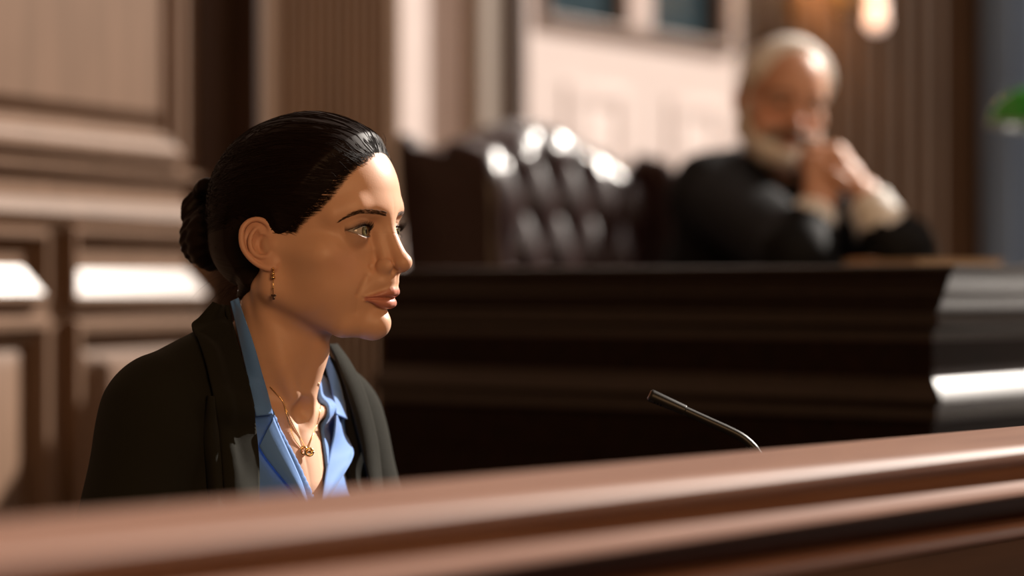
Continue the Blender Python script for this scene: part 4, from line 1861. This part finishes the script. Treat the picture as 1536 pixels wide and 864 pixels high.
def bench_local(p):
    d = p - BO
    return d.x * .6 + d.y * .8, -d.x * .8 + d.y * .6


# papers and a sounding block on the desk
sb = at(1295, 392, 3.86)
x_, y_ = bench_local(sb)
sblk = thing('sound_block', 'round orange brown wooden sound block beside the elbow of the man in the robe', 'sound block', (sb.x, sb.y, DESK_Z))
bm = bmesh.new()
add_lathe(bm, [(.027, 0), (.0275, .004), (.024, .008), (.024, .016), (.0275, .020), (.0275, .026), (.025, .030), (.010, .0305)], 40)
obj('block', bm, wood_material('orange_wood', (.55, .25, .12), (.68, .33, .17), .4, .2), sblk, True, angle=40)
bm = bmesh.new()
add_lathe(bm, [(.0285, 0.0215), (.0285, .0245)], 40)
obj('band', bm, M_GOLD, sblk, True, angle=40)
M_PAPER = mat('tan_paper', (.42, .33, .24), .7, .3)
noise_color(M_PAPER, (.60, .48, .36), (.70, .57, .43), scale=(1, 1, 90), nscale=6)
pp = at(1385, 394, 3.80)
folder = thing('case_file', 'thick tan case file lying on the bench top right of the sound block', 'file', (pp.x, pp.y, DESK_Z), ROT_B - .50)
bm = bmesh.new()
add_box(bm, -.075, .075, -.10, .10, .002, .026, .0015)
obj('pages', bm, M_PAPER, folder, False)
bm = bmesh.new()
add_box(bm, -.079, .079, -.104, .104, 0, .002)
add_box(bm, -.079, .079, -.104, .104, .026, .0285)
add_box(bm, -.081, -.079, -.104, .104, 0, .0285)
obj('cover', bm, mat('tan_card', (.55, .41, .28), .6, .3), folder, False)

# ------------------------------------------------------------------ platform behind the bench
bm = bmesh.new()
add_box(bm, .05, 3.0, .05, 2.6, 0, .28)
pf = structure(obj('trim_1', bm, M_FLOOR, None, False))
pf.location = BO
pf.rotation_euler = (0, 0, ROT_B)

# ------------------------------------------------------------------ tufted wing chair
M_LEATHER = mat('oxblood_leather', (.030, .009, .008), .30, .5)
noise_color(M_LEATHER, (.014, .0045, .0045), (.024, .007, .0065), nscale=30, bump=.05)
bsdf(M_LEATHER).inputs['Coat Weight'].default_value = .0
bsdf(M_LEATHER).inputs['Coat Roughness'].default_value = .25
WQ = Vector((-.162, 4.60, 0))           # near back corner of the wing
WCH = .643
CO = WQ + E1 * (WCH / 2) + Vector((.8, -.6, 0)) * .07
chair = thing('wing_chair', 'tall oxblood leather wing chair with buttoned arched back behind the bench', 'chair', (CO.x, CO.y, .28), ROT_B)
ZC = .28
HX = WCH / 2
nu, nz = 81, 90


def arch(x):
    t = min(1.0, abs(x) / (HX - .045))
    return 1.415 - ZC + .065 * (math.cos(t * math.pi) * .5 + .5)


bm = bmesh.new()
grid_f, grid_b = [], []
SX, SZ = .056, .104
for i in range(nu):
    x = -HX + .045 + (WCH - .09) * i / (nu - 1)
    cf, cb = [], []
    for k in range(nz):
        t = k / (nz - 1)
        z = .42 + (arch(x) - .42) * t
        u_, v_ = x / SX, (z - 1.03) / SZ
        a_ = abs(math.sin(math.pi * (u_ + v_) / 2)) * abs(math.sin(math.pi * (u_ - v_) / 2 + math.pi / 2 * 0))
        puff = .022 * (a_ ** .55)
        edge = min(1.0, (arch(x) - z) / .05)
        puff = puff * edge + .020 * math.sqrt(max(0.0, 1 - (1 - edge) ** 2)) - .012 * (1 - edge)
        recl = .10 * (z - .42)
        cf.append(bm.verts.new((x, -.045 - puff + recl, z)))
        cb.append(bm.verts.new((x, .050 + recl - .02 * (1 - edge), z + .006 * (1 - edge))))
    grid_f.append(cf)
    grid_b.append(cb)
for i in range(nu - 1):
    for k in range(nz - 1):
        bm.faces.new((grid_f[i][k], grid_f[i + 1][k], grid_f[i + 1][k + 1], grid_f[i][k + 1]))
        bm.faces.new((grid_b[i][k], grid_b[i][k + 1], grid_b[i + 1][k + 1], grid_b[i + 1][k]))
    bm.faces.new((grid_f[i][-1], grid_f[i + 1][-1], grid_b[i + 1][-1], grid_b[i][-1]))
    bm.faces.new((grid_f[i][0], grid_b[i][0], grid_b[i + 1][0], grid_f[i + 1][0]))
for i in (0, nu - 1):
    for k in range(nz - 1):
        bm.faces.new((grid_f[i][k], grid_f[i][k + 1], grid_b[i][k + 1], grid_b[i][k]))
bmesh.ops.recalc_face_normals(bm, faces=bm.faces)
back = obj('backrest', bm, M_LEATHER, chair, True, angle=70)
for r in range(-6, 4):
    for c in range(-5, 6):
        if (r + c) % 2:
            continue
        x, z = c * SX, 1.03 + r * SZ
        if abs(x) > HX - .06 or z > arch(x) - .05 or z < .5:
            continue
        bm = bmesh.new()
        add_sphere(bm, (x, -.048 + .10 * (z - .42), z), .007, 12, 8, (1, .6, 1))
        obj('button', bm, M_LEATHER, back)
# wings: thick shaped sides with a rolled front edge
for s in (-1, 1):
    poly = smooth_path([(.075, .42), (.10, .70), (.135, 1.13), (.09, 1.140), (.02, 1.125), (-.045, 1.105), (-.075, 1.06), (-.075, .95), (-.085, .80), (-.12, .66), (-.20, .60), (-.20, .42)], 60)
    bm = bmesh.new()
    x0, x1 = s * (HX - .055), s * (HX + .0)
    flare = lambda z: s * .020 * max(0.0, (z - .6) / .5)
    va = [bm.verts.new((x0 + flare(z), y, z)) for y, z in poly]
    vb = [bm.verts.new((x1 + flare(z), y, z)) for y, z in poly]
    n = len(poly)
    bm.faces.new(va)
    bm.faces.new(vb[::-1])
    for i in range(n):
        bm.faces.new((va[i], vb[i], vb[(i + 1) % n], va[(i + 1) % n]))
    bmesh.ops.recalc_face_normals(bm, faces=bm.faces)
    es = [e for e in bm.edges if len(e.link_faces) == 2 and any(len(f.verts) > 10 for f in e.link_faces)]
    bmesh.ops.bevel(bm, geom=es, offset=.012, segments=3, profile=.5, affect='EDGES')
    wing = obj('wing', bm, M_LEATHER, chair, True, angle=50)
    bm = bmesh.new()
    roll = [(s * (HX - .027) + flare(z), y, z) for y, z in poly if y < .02 and z > .62]
    add_tube(bm, roll, .030, 16)
    obj('front_roll', bm, M_LEATHER, wing)
    bm = bmesh.new()
    for (y, z) in ((-.20, .60),):
        pts = [(s * (HX - .01), -.06, .60), (s * (HX - .01), -.30, .585), (s * (HX - .01), -.50, .57)]
        add_tube(bm, pts, [.055, .06, .065], 20)
    add_box(bm, s * (HX - .01) - .045, s * (HX - .01) + .045, -.50, .03, .22, .57, .012)
    obj('arm', bm, M_LEATHER, chair, True, angle=50)
bm = bmesh.new()
add_box(bm, -HX + .05, HX - .05, -.52, -.03, .32, .46, .035, 4)
obj('seat_cushion', bm, M_LEATHER, chair, True, angle=60)
bm = bmesh.new()
add_box(bm, -HX + .02, HX - .02, -.50, .06, .18, .32, .012)
obj('frame', bm, M_LEATHER, chair, True, angle=60)
for sx in (-1, 1):
    for sy in (-.46, .03):
        bm = bmesh.new()
        add_lathe(bm, [(.018, 0), (.020, .01), (.016, .03), (.026, .10), (.030, .15), (.030, .18)], 16, (sx * (HX - .06), sy, 0))
        obj('leg', bm, M_MAHOG, chair)

# ------------------------------------------------------------------ the chair that carries the woman
cq = tq(-60, 0, 0)
cpos = W0 + Vector((cq[0], cq[1], 0)) / 1000.0
wchair = thing('witness_chair', 'plain dark wooden chair under the woman, behind the rail', 'chair', (cpos.x, cpos.y, 0), -TB)
SEAT = .425
bm = bmesh.new()
add_box(bm, -.20, .24, -.22, .22, SEAT - .05, SEAT, .015)
obj('seat', bm, M_DARKWOOD, wchair, True, angle=60)
for sx in (-.17, .21):
    for sy in (-.19, .19):
        bm = bmesh.new()
        add_tube(bm, [(sx * 1.08, sy * 1.05, 0), (sx, sy, SEAT - .04)], [.016, .021], 14)
        obj('leg', bm, M_DARKWOOD, wchair)
bm = bmesh.new()
for sy in (-.16, -.08, 0, .08, .16):
    add_tube(bm, [(-.185, sy, SEAT - .02), (-.235, sy, .74)], .010, 10)
add_box(bm, -.252, -.222, -.20, .20, .72, .80, .01)
obj('backrest', bm, M_DARKWOOD, wchair, True, angle=60)
# ------------------------------------------------------------------ panelled wall on the left
LO = Vector((-.847, 4.0, 0))
ROT_L = math.atan2(.921, .389)


def wl(px):
    return lx(LO, ROT_L, px)


def wz(px, py):
    return wall_z(LO, ROT_L, px, py)


def place(o, org, rot):
    o.location = org
    o.rotation_euler = (0, 0, rot)
    return o


TRIM = [1]


def trim_name():
    TRIM[0] += 1
    return 'trim_%d' % TRIM[0]


H = 3.4
x_end = wl(292)
bm = bmesh.new()
add_box(bm, -1.6, x_end + .45, .0, .12, 0, H)
place(structure(obj('wall_left', bm, M_PANEL, None, False)), LO, ROT_L)


def panel_frame(x0, x1, z0, z1, w=.045, d=.028, bevel=.05, field=.012, material=M_PANEL, sill=0):
    """a moulded rectangle on a wall (front = -y): raised frame, bevelled raised field"""
    bm = bmesh.new()
    prof = [(0, 0), (0, -d * .7), (w * .15, -d), (w * .45, -d), (w * .7, -d * .6), (w * .85, -d * .55), (w, -d * .15), (w, 0)]
    rings = []
    for t, y in prof:
        rings.append([bm.verts.new(p) for p in ((x0 + t, y, z0 + t), (x1 - t, y, z0 + t), (x1 - t, y, z1 - t), (x0 + t, y, z1 - t))])
    for i in range(len(rings) - 1):
        for k in range(4):
            bm.faces.new((rings[i][k], rings[i][(k + 1) % 4], rings[i + 1][(k + 1) % 4], rings[i + 1][k]))
    if sill:
        q = [bm.verts.new(p) for p in ((x0 + w * .5, -d * .9, z0 + w * .6), (x1 - w * .5, -d * .9, z0 + w * .6), (x1 - w * .5, -.002, z0 + w * .6 + sill), (x0 + w * .5, -.002, z0 + w * .6 + sill))]
        bm.faces.new(q).material_index = 1
        bm.faces.new([bm.verts.new(p) for p in ((x0 + w * .5, -.002, z0 + w * .6 + sill), (x1 - w * .5, -.002, z0 + w * .6 + sill), (x1 - w * .5, -.002, z1 - w * .5), (x0 + w * .5, -.002, z1 - w * .5))])
        bmesh.ops.recalc_face_normals(bm, faces=bm.faces)
        return bm
    a = w + .012
    r0 = [bm.verts.new(p) for p in ((x0 + a, -.001, z0 + a), (x1 - a, -.001, z0 + a), (x1 - a, -.001, z1 - a), (x0 + a, -.001, z1 - a))]
    b = a + bevel
    bt = bevel * .9
    r1 = [bm.verts.new(p) for p in ((x0 + b, -field - bt * .55, z0 + b), (x1 - b, -field - bt * .55, z0 + b), (x1 - b, -field - bt * .55, z1 - b), (x0 + b, -field - bt * .55, z1 - b))]
    for k in range(4):
        bm.faces.new((r0[k], r0[(k + 1) % 4], r1[(k + 1) % 4], r1[k]))
    bm.faces.new(r1)
    bmesh.ops.recalc_face_normals(bm, faces=bm.faces)
    return bm


def put_panel(px0, px1, py0, py1, **kw):
    x0, x1 = wl(px0), wl(px1)
    pm = (px0 + px1) / 2
    z1, z0 = wz(pm, py0), wz(pm, py1)
    bm = panel_frame(x0, x1, z0, z1, **kw)
    o = place(structure(obj(trim_name(), bm, M_PANEL, None, True, angle=25)), LO, ROT_L)
    o.data.materials.append(M_SILL)


# upper big panel, small dado panels, tall lower panels
put_panel(-330, 268, -420, 222, w=.055, d=.022, bevel=.025, field=.004)
put_panel(92, 300, 343, 456, w=.028, d=.026, sill=.044)
put_panel(-150, 58, 340, 456, w=.028, d=.026, sill=.044)
put_panel(92, 300, 476, 1040, w=.045, d=.03, bevel=.03, field=0)
put_panel(-150, 58, 476, 1040, w=.045, d=.03, bevel=.03, field=0)
# chair rail and dado bands
bm = bmesh.new()
zr0, zr1 = wz(140, 338), wz(140, 318)
add_sweep(bm, [(0, zr0 - .012), (.012, zr0 - .010), (.016, zr0), (.022, zr0 + .006), (.026, zr1 - .006), (.022, zr1), (.020, zr1 + .004), (.014, zr1 + .018), (0, zr1 + .022)],
          [(-1.6, 0), (x_end + .05, 0)], outward=1)
place(structure(obj(trim_name(), bm, M_PANEL, None, True, angle=35)), LO, ROT_L)
bm = bmesh.new()
z0_, z1_ = wz(140, 262), wz(140, 248)
add_sweep(bm, [(0, z0_), (.010, z0_), (.018, z0_ + .004), (.018, z1_ - .004), (.010, z1_), (0, z1_)], [(-1.6, 0), (x_end + .05, 0)], outward=1)
place(structure(obj(trim_name(), bm, M_PANEL, None, True, angle=35)), LO, ROT_L)
bm = bmesh.new()
add_sweep(bm, [(0, 0), (.022, 0), (.022, .12), (.014, .14), (0, .145)], [(-1.6, 0), (x_end, 0)], outward=1)
place(structure(obj('baseboard_left', bm, M_PANEL, None, True, angle=35)), LO, ROT_L)

bm = bmesh.new()
add_box(bm, wl(291), wl(352), -.012, .0, 0, H, .003)  # dark board standing in for the shaded side of the pier
place(structure(obj(trim_name(), bm, M_DARKWOOD, None, False)), LO, ROT_L)

# ------------------------------------------------------------------ projecting fluted pier
PO = Vector((-.4785, 4.653, 0))
ROT_P = math.atan2(.82, .573)
PW = lx(PO, ROT_P, 600)
PD = .42
bm = bmesh.new()
# plan outline with flutes on the front face (local -y)
outline = [(0, PD), (0, 0)]
nf = 13
m0 = .035
fw = (PW - 2 * m0) / nf
outline.append((m0, 0))
for i in range(nf):
    xa = m0 + i * fw
    for j in range(7):
        t = j / 6
        outline.append((xa + fw * (.10 + .80 * t), .009 * math.sin(math.pi * t)))
outline += [(PW - m0, 0), (PW, 0), (PW, PD)]
va = [bm.verts.new((x, y, 0)) for x, y in outline]
vb = [bm.verts.new((x, y, H)) for x, y in outline]
n = len(outline)
for i in range(n):
    bm.faces.new((va[i], va[(i + 1) % n], vb[(i + 1) % n], vb[i]))
bm.faces.new(va[::-1])
bm.faces.new(vb)
bmesh.ops.recalc_face_normals(bm, faces=bm.faces)
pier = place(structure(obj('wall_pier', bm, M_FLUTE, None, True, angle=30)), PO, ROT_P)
pier.data.materials.append(M_DARKWOOD)
bm = bmesh.new()
add_box(bm, -.018, 0, .0, PD, 0, H, .003)  # dark facing puts the shade of this side into its colour
place(structure(obj(trim_name(), bm, M_DARKWOOD, None, False)), PO, ROT_P)

# ------------------------------------------------------------------ white back wall with a high window
WO = Vector((-.018, 6.0, 0))
ROT_W = math.atan2(.82, .573)


def bx(px):
    return lx(WO, ROT_W, px)


def bz(px, py):
    return wall_z(WO, ROT_W, px, py)


xr = bx(1112)
xa, xb = bx(814), bx(1094)
zw0 = bz(950, 46)
zw1 = zw0 + 1.0
bm = bmesh.new()
add_box(bm, -2.2, xa, 0, .14, 0, H)
add_box(bm, xb, xr - .01, 0, .14, 0, H)
add_box(bm, xa, xb, 0, .14, 0, zw0)
add_box(bm, xa, xb, 0, .14, zw1, H)
place(structure(obj('wall_back', bm, M_WHITE, None, False)), WO, ROT_W)
M_WINFR = mat('window_frame_paint', (.20, .13, .10), .5, .2)
M_WINBAR = mat('window_bar_paint', (.62, .50, .46), .5, .4)
M_DUSK = mat('dark_teal_glass', (.022, .048, .064), .3, .3)
win = structure(thing('window_1', 'x', 'x', WO, ROT_W))
for k in ('label', 'category'):
    del win[k]
bm = bmesh.new()
xm = (bx(940) + bx(975)) / 2
bw_ = (bx(975) - bx(940)) / 2
fwid = .045
for (q0, q1, q2, q3) in ((xa, xb, zw0 - .022, zw0 + .004), (xa, xb, zw1 - .04, zw1 + .02), (xa - .01, xa + .012, zw0 - .022, zw1), (xb - fwid, xb + .01, zw0 - .022, zw1)):
    add_box(bm, q0, q1, -.014, .06, q2, q3, .004)
obj('window_frame', bm, M_WINFR, win, False)
bm = bmesh.new()
add_box(bm, xm - bw_, xm + bw_, -.010, .06, zw0 + .006, zw1 - .04, .006)
obj('mullion', bm, M_WINBAR, win, False)
for (q0, q1) in ((xa + .012, xm - bw_), (xm + bw_, xb - fwid)):
    bm = bmesh.new()
    add_box(bm, q0, q1, .02, .032, zw0 + .006, zw1 - .04)
    obj('pane', bm, M_DUSK, win, False)


def white_panel(px0, px1, py0, py1):
    x0, x1 = bx(px0), bx(px1)
    pm = (px0 + px1) / 2
    bm = panel_frame(x0, x1, bz(pm, py1), bz(pm, py0), w=.05, d=.007, bevel=.004, field=0)
    place(structure(obj(trim_name(), bm, M_WHITE, None, True, angle=25)), WO, ROT_W)


white_panel(848, 938, 128, 420)
white_panel(1004, 1080, 150, 430)
# narrow grey pier and dark post left of the white wall
M_GREYP = mat('grey_pier_paint', (.30, .25, .21), .5, .4)
bm = bmesh.new()
add_box(bm, bx(694), bx(738), -.05, .0, 0, H, .008)
place(structure(obj(trim_name(), bm, M_GREYP, None, False)), WO, ROT_W)
bm = bmesh.new()
add_box(bm, bx(738), bx(757), -.07, .0, 0, H, .006)
place(structure(obj(trim_name(), bm, M_DARKWOOD, None, False)), WO, ROT_W)
# low horizontal boarding between pier and chair
for k in range(5):
    bm = bmesh.new()
    zz = bz(640, 392 - 26 * k)
    add_box(bm, bx(560), bx(692), -.018, 0, zz - .030, zz, .006)
    place(structure(obj(trim_name(), bm, M_WHITE, None, False)), WO, ROT_W)

# ------------------------------------------------------------------ fluted timber wall behind the judge
ROT_F = ROT_W
FO = WO + Vector((math.cos(ROT_W), math.sin(ROT_W), 0)) * bx(1106)
FW = lx(FO, ROT_F, 1470)
bm = bmesh.new()
outline = [(0, .45), (0, 0), (.05, 0)]
nfl = 11
fw = (FW - .10) / nfl
for i in range(nfl):
    xa_ = .05 + i * fw
    for j in range(7):
        t = j / 6
        outline.append((xa_ + fw * (.12 + .76 * t), .05 * math.sin(math.pi * t)))
outline += [(FW - .05, 0), (FW, 0), (FW, .45)]
va = [bm.verts.new((x, y, 0)) for x, y in outline]
vb = [bm.verts.new((x, y, H)) for x, y in outline]
n = len(outline)
for i in range(n):
    bm.faces.new((va[i], va[(i + 1) % n], vb[(i + 1) % n], vb[i]))
bm.faces.new(va[::-1])
bm.faces.new(vb)
bmesh.ops.recalc_face_normals(bm, faces=bm.faces)
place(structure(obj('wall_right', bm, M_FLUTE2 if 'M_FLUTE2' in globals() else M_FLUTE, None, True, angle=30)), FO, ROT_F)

bm = bmesh.new()
add_box(bm, FW, FW + 5.0, .06, .2, 0, H)
place(structure(obj('wall_end', bm, M_DARKWOOD, None, False)), FO, ROT_F)

# ------------------------------------------------------------------ wall sconce
M_BRASS = mat('aged_brass', (.45, .29, .12), .35, .5, 1.0)
sx_ = lx(FO, ROT_F, 1262)
sy_ = FO.y + math.sin(ROT_F) * sx_
sp = Vector((FO.x + math.cos(ROT_F) * sx_, sy_, 0))
nrm = Vector((math.sin(ROT_F), -math.cos(ROT_F), 0))
lampc = at(1270, 20, sp.y - .12)
sz = lampc.z + .10
sconce = thing('wall_sconce', 'brass wall sconce with hanging glowing glass drops on the fluted wooden wall', 'wall lamp', (sp.x, sp.y, sz), ROT_F)
bm = bmesh.new()
add_lathe(bm, [(.05, 0), (.055, .006), (.045, .014), (.015, .02)], 28)
for v in bm.verts:
    v.co = Vector((v.co.x, -v.co.z, v.co.y * 1.5))
bmesh.ops.recalc_face_normals(bm, faces=bm.faces)
obj('back_plate', bm, M_BRASS, sconce)
arm = smooth_path([(0, -.015, -.02), (0, -.06, -.05), (0, -.115, -.02), (0, -.12, .06), (0, -.12, .10)], 24)
bm = bmesh.new()
add_tube(bm, arm, .007, 12)
add_lathe(bm, [(.008, .09), (.04, .10), (.042, .106), (.02, .112), (.018, .13)], 24, (0, -.12, 0))
obj('arm', bm, M_BRASS, sconce, True, angle=50)
M_GLOW = mat('glowing_glass', (.9, .7, .6), .2, .5)
bsdf(M_GLOW).inputs['Emission Color'].default_value = (1.0, .74, .62, 1)
bsdf(M_GLOW).inputs['Emission Strength'].default_value = 1.4
cx_, cy_ = 0, -.12
off = at(1270, 20, sp.y - .12) - Vector((sp.x, sp.y, sz))
lo_x = off.x * math.cos(ROT_F) + off.y * math.sin(ROT_F)
for dx, dz, r in ((-.004, -.02, .026), (.0, -.075, .026), (.0, -.117, .029)):
    bm = bmesh.new()
    add_lathe(bm, [(.001, -r), (r * .55, -r * .85), (r * .9, -r * .35), (r, 0), (r * .9, r * .4), (r * .5, r * .9), (.004, r * 1.15)], 24, (dx, -.12, dz))
    obj('glass_drop', bm, M_GLOW, sconce)
bm = bmesh.new()
add_lathe(bm, [(.012, .13), (.016, .15), (.014, .20), (.002, .235)], 20, (0, -.12, 0))
obj('bulb', bm, M_GLOW, sconce)

# ------------------------------------------------------------------ blue grey drape at the right edge
M_DRAPE = mat('blue_grey_drape', (.07, .11, .19), .75, .3)
noise_color(M_DRAPE, (.12, .175, .26), (.16, .225, .32), scale=(20, 20, 1), nscale=4)
dxw = lx(FO, ROT_F, 1464)
dr0 = FO + Vector((math.cos(ROT_F), math.sin(ROT_F), 0)) * dxw + Vector((math.sin(ROT_F), -math.cos(ROT_F), 0)) * .03
dr = thing('drape', 'blue grey drape hanging in deep folds at the right edge beside the fluted wall', 'curtain', (dr0.x, dr0.y, 0), ROT_F)
bm = bmesh.new()
NXD = 150
WD = 1.15
pts = []
for i in range(NXD):
    t = i / (NXD - 1)
    x = WD * t
    ph = x / .20
    y = -.075 * abs(math.sin(math.pi * ph)) ** .6 - .01 * math.sin(x * 71)
    pts.append((x, y))
rows = []
for z in (0.02, .6, 1.2, 1.8, 2.4, 3.0, 3.3):
    rows.append([bm.verts.new((x + .004 * math.sin(z * 3 + x * 40), y * (1 - .06 * z), z)) for x, y in pts])
for a_, b_ in zip(rows[:-1], rows[1:]):
    for i in range(NXD - 1):
        bm.faces.new((a_[i], a_[i + 1], b_[i + 1], b_[i]))
o = obj('cloth', bm, M_DRAPE, dr)
sm = o.modifiers.new('thickness', 'SOLIDIFY')
sm.thickness = .004
bm = bmesh.new()
add_tube(bm, [(-.08, 0, 3.32), (WD + .08, 0, 3.32)], .014, 16)
obj('rod', bm, M_BRASS, dr)

# ------------------------------------------------------------------ banker's lamp
M_GREEN = mat('green_lamp_glass', (.012, .26, .025), .10, .5)
bsdf(M_GREEN).inputs['Coat Weight'].default_value = 1.0
M_INNER = mat('white_inner_glass', (.22, .26, .24), .3, .5)
lp = bw(.985, .28, DESK_Z)
lamp = thing('banker_lamp', "green glass shaded brass desk lamp standing on the bench at the right edge", 'desk lamp', lp, ROT_B)
hz = CAM_Z + (432 - 190) / FPX * lp.y - DESK_Z       # lower rim of the shade above the desk
bm = bmesh.new()
add_lathe(bm, [(.075, 0), (.078, .004), (.074, .012), (.05, .018), (.022, .026), (.012, .04)], 36)
obj('base', bm, M_BRASS, lamp, True, angle=50)
bm = bmesh.new()
add_lathe(bm, [(.008, .03), (.007, .10), (.013, .11), (.007, .12), (.007, hz + .02), (.011, hz + .03), (.007, hz + .085), (.004, hz + .095)], 20)
obj('stem', bm, M_BRASS, lamp, True, angle=50)
bm = bmesh.new()
NS = 28
HL = .132


def shade_ring(x, k, inset):
    ring = []
    for i in range(NS + 1):
        a = math.pi * i / NS
        ring.append((x, -math.cos(a) * (.072 - inset) * k, hz + math.sin(a) * (.066 - inset) * (k ** .8)))
    return ring


outer = [shade_ring(x, k, 0) for x, k in ((-HL, .62), (-HL + .006, .74), (-HL + .02, .84), (-HL + .05, .93), (-.02, 1), (.02, 1), (HL - .05, .93), (HL - .02, .84), (HL - .006, .74), (HL, .62))]
ov = [[bm.verts.new(p) for p in r] for r in outer]
for a_, b_ in zip(ov[:-1], ov[1:]):
    for i in range(NS):
        bm.faces.new((a_[i], b_[i], b_[i + 1], a_[i + 1]))
bm.faces.new(ov[0])
bm.faces.new(ov[-1][::-1])
bmesh.ops.recalc_face_normals(bm, faces=bm.faces)
shade = obj('lamp_shade', bm, M_GREEN, lamp, True, angle=60)
sm = shade.modifiers.new('thickness', 'SOLIDIFY')
sm.thickness = .003
shade['label'] = 'green glass shade'
bm = bmesh.new()
rim = [shade_ring(x, k, .0)[0] for x, k in ((-HL, .62), (-HL + .02, .84), (-.02, 1), (.02, 1), (HL - .02, .84), (HL, .62))]
rim += [(x, -y, z) for x, y, z in rim[::-1]]
add_tube(bm, rim + rim[:1], .0035, 10, False)
obj('rim', bm, M_INNER, shade)
# ------------------------------------------------------------------ light, sky and camera
world = bpy.data.worlds.new('world')
SC.world = world
world.use_nodes = True
bg = world.node_tree.nodes['Background']
bg.inputs[0].default_value = (1.0, .56, .27, 1)
bg.inputs[1].default_value = .12


def sun_dir(az, el):
    a, e = math.radians(az), math.radians(el)
    return Vector((math.cos(a) * math.cos(e), math.sin(a) * math.cos(e), math.sin(e)))


def area(name, loc, target, sx, sy, power, color):
    d = bpy.data.lights.new(name, 'AREA')
    d.shape = 'RECTANGLE'
    d.size = sx
    d.size_y = sy
    d.energy = power
    d.color = color
    o = bpy.data.objects.new(name, d)
    COL.objects.link(o)
    o.location = loc
    o.rotation_euler = (Vector(loc) - Vector(target)).to_track_quat('Z', 'Y').to_euler()
    return o


sd = bpy.data.lights.new('sunlight', 'SUN')
sd.energy = 10.5
sd.angle = math.radians(.9)
sd.color = (1.0, .92, .83)
sun = bpy.data.objects.new('sunlight', sd)
COL.objects.link(sun)
sun.rotation_euler = sun_dir(36, 33).to_track_quat('Z', 'Y').to_euler()

area('side_fill', (4.6, 4.2, 3.0), (0.6, 4.6, 1.2), 2.6, 1.8, 6, (1.0, .95, .9))  # added area light for soft daylight; no window stands there
area('wall_fill', (2.6, 3.8, 3.7), (.5, 6.4, 1.5), 2.4, 1.4, 24, (1.0, .86, .82))  # added fill that brightens the white wall, no fixture behind it
area('face_fill', (1.0, -.9, 1.9), (-.2, 2.3, 1.2), 1.0, 1.0, 42, (1.0, .58, .29))  # added warm fill for the woman's face, placed behind the camera
area('bench_lamp', (1.7, 2.7, 2.9), (.5, 4.3, 1.4), .8, .8, 9, (1.0, .70, .45))
sl = bpy.data.lights.new('sconce_light', 'POINT')
sl.energy = 6
sl.color = (1.0, .55, .25)
sl.shadow_soft_size = .05
so = bpy.data.objects.new('sconce_light', sl)
COL.objects.link(so)
so.location = at(1265, -40, sp.y - .22)

cam_d = bpy.data.cameras.new('camera')
cam_d.lens = 85
cam_d.sensor_width = 36
cam_d.clip_start = .05
cam_d.dof.use_dof = True
cam_d.dof.focus_distance = 2.31
cam_d.dof.aperture_fstop = 2.0
cam = bpy.data.objects.new('camera', cam_d)
COL.objects.link(cam)
cam.location = (0, 0, CAM_Z)
cam.rotation_euler = (math.pi / 2, 0, 0)
SC.camera = cam
SC.view_settings.view_transform = 'Standard'
SC.view_settings.look = 'None'
SC.view_settings.exposure = 0
SC.view_settings.gamma = 1
SC.view_settings.use_curve_mapping = False
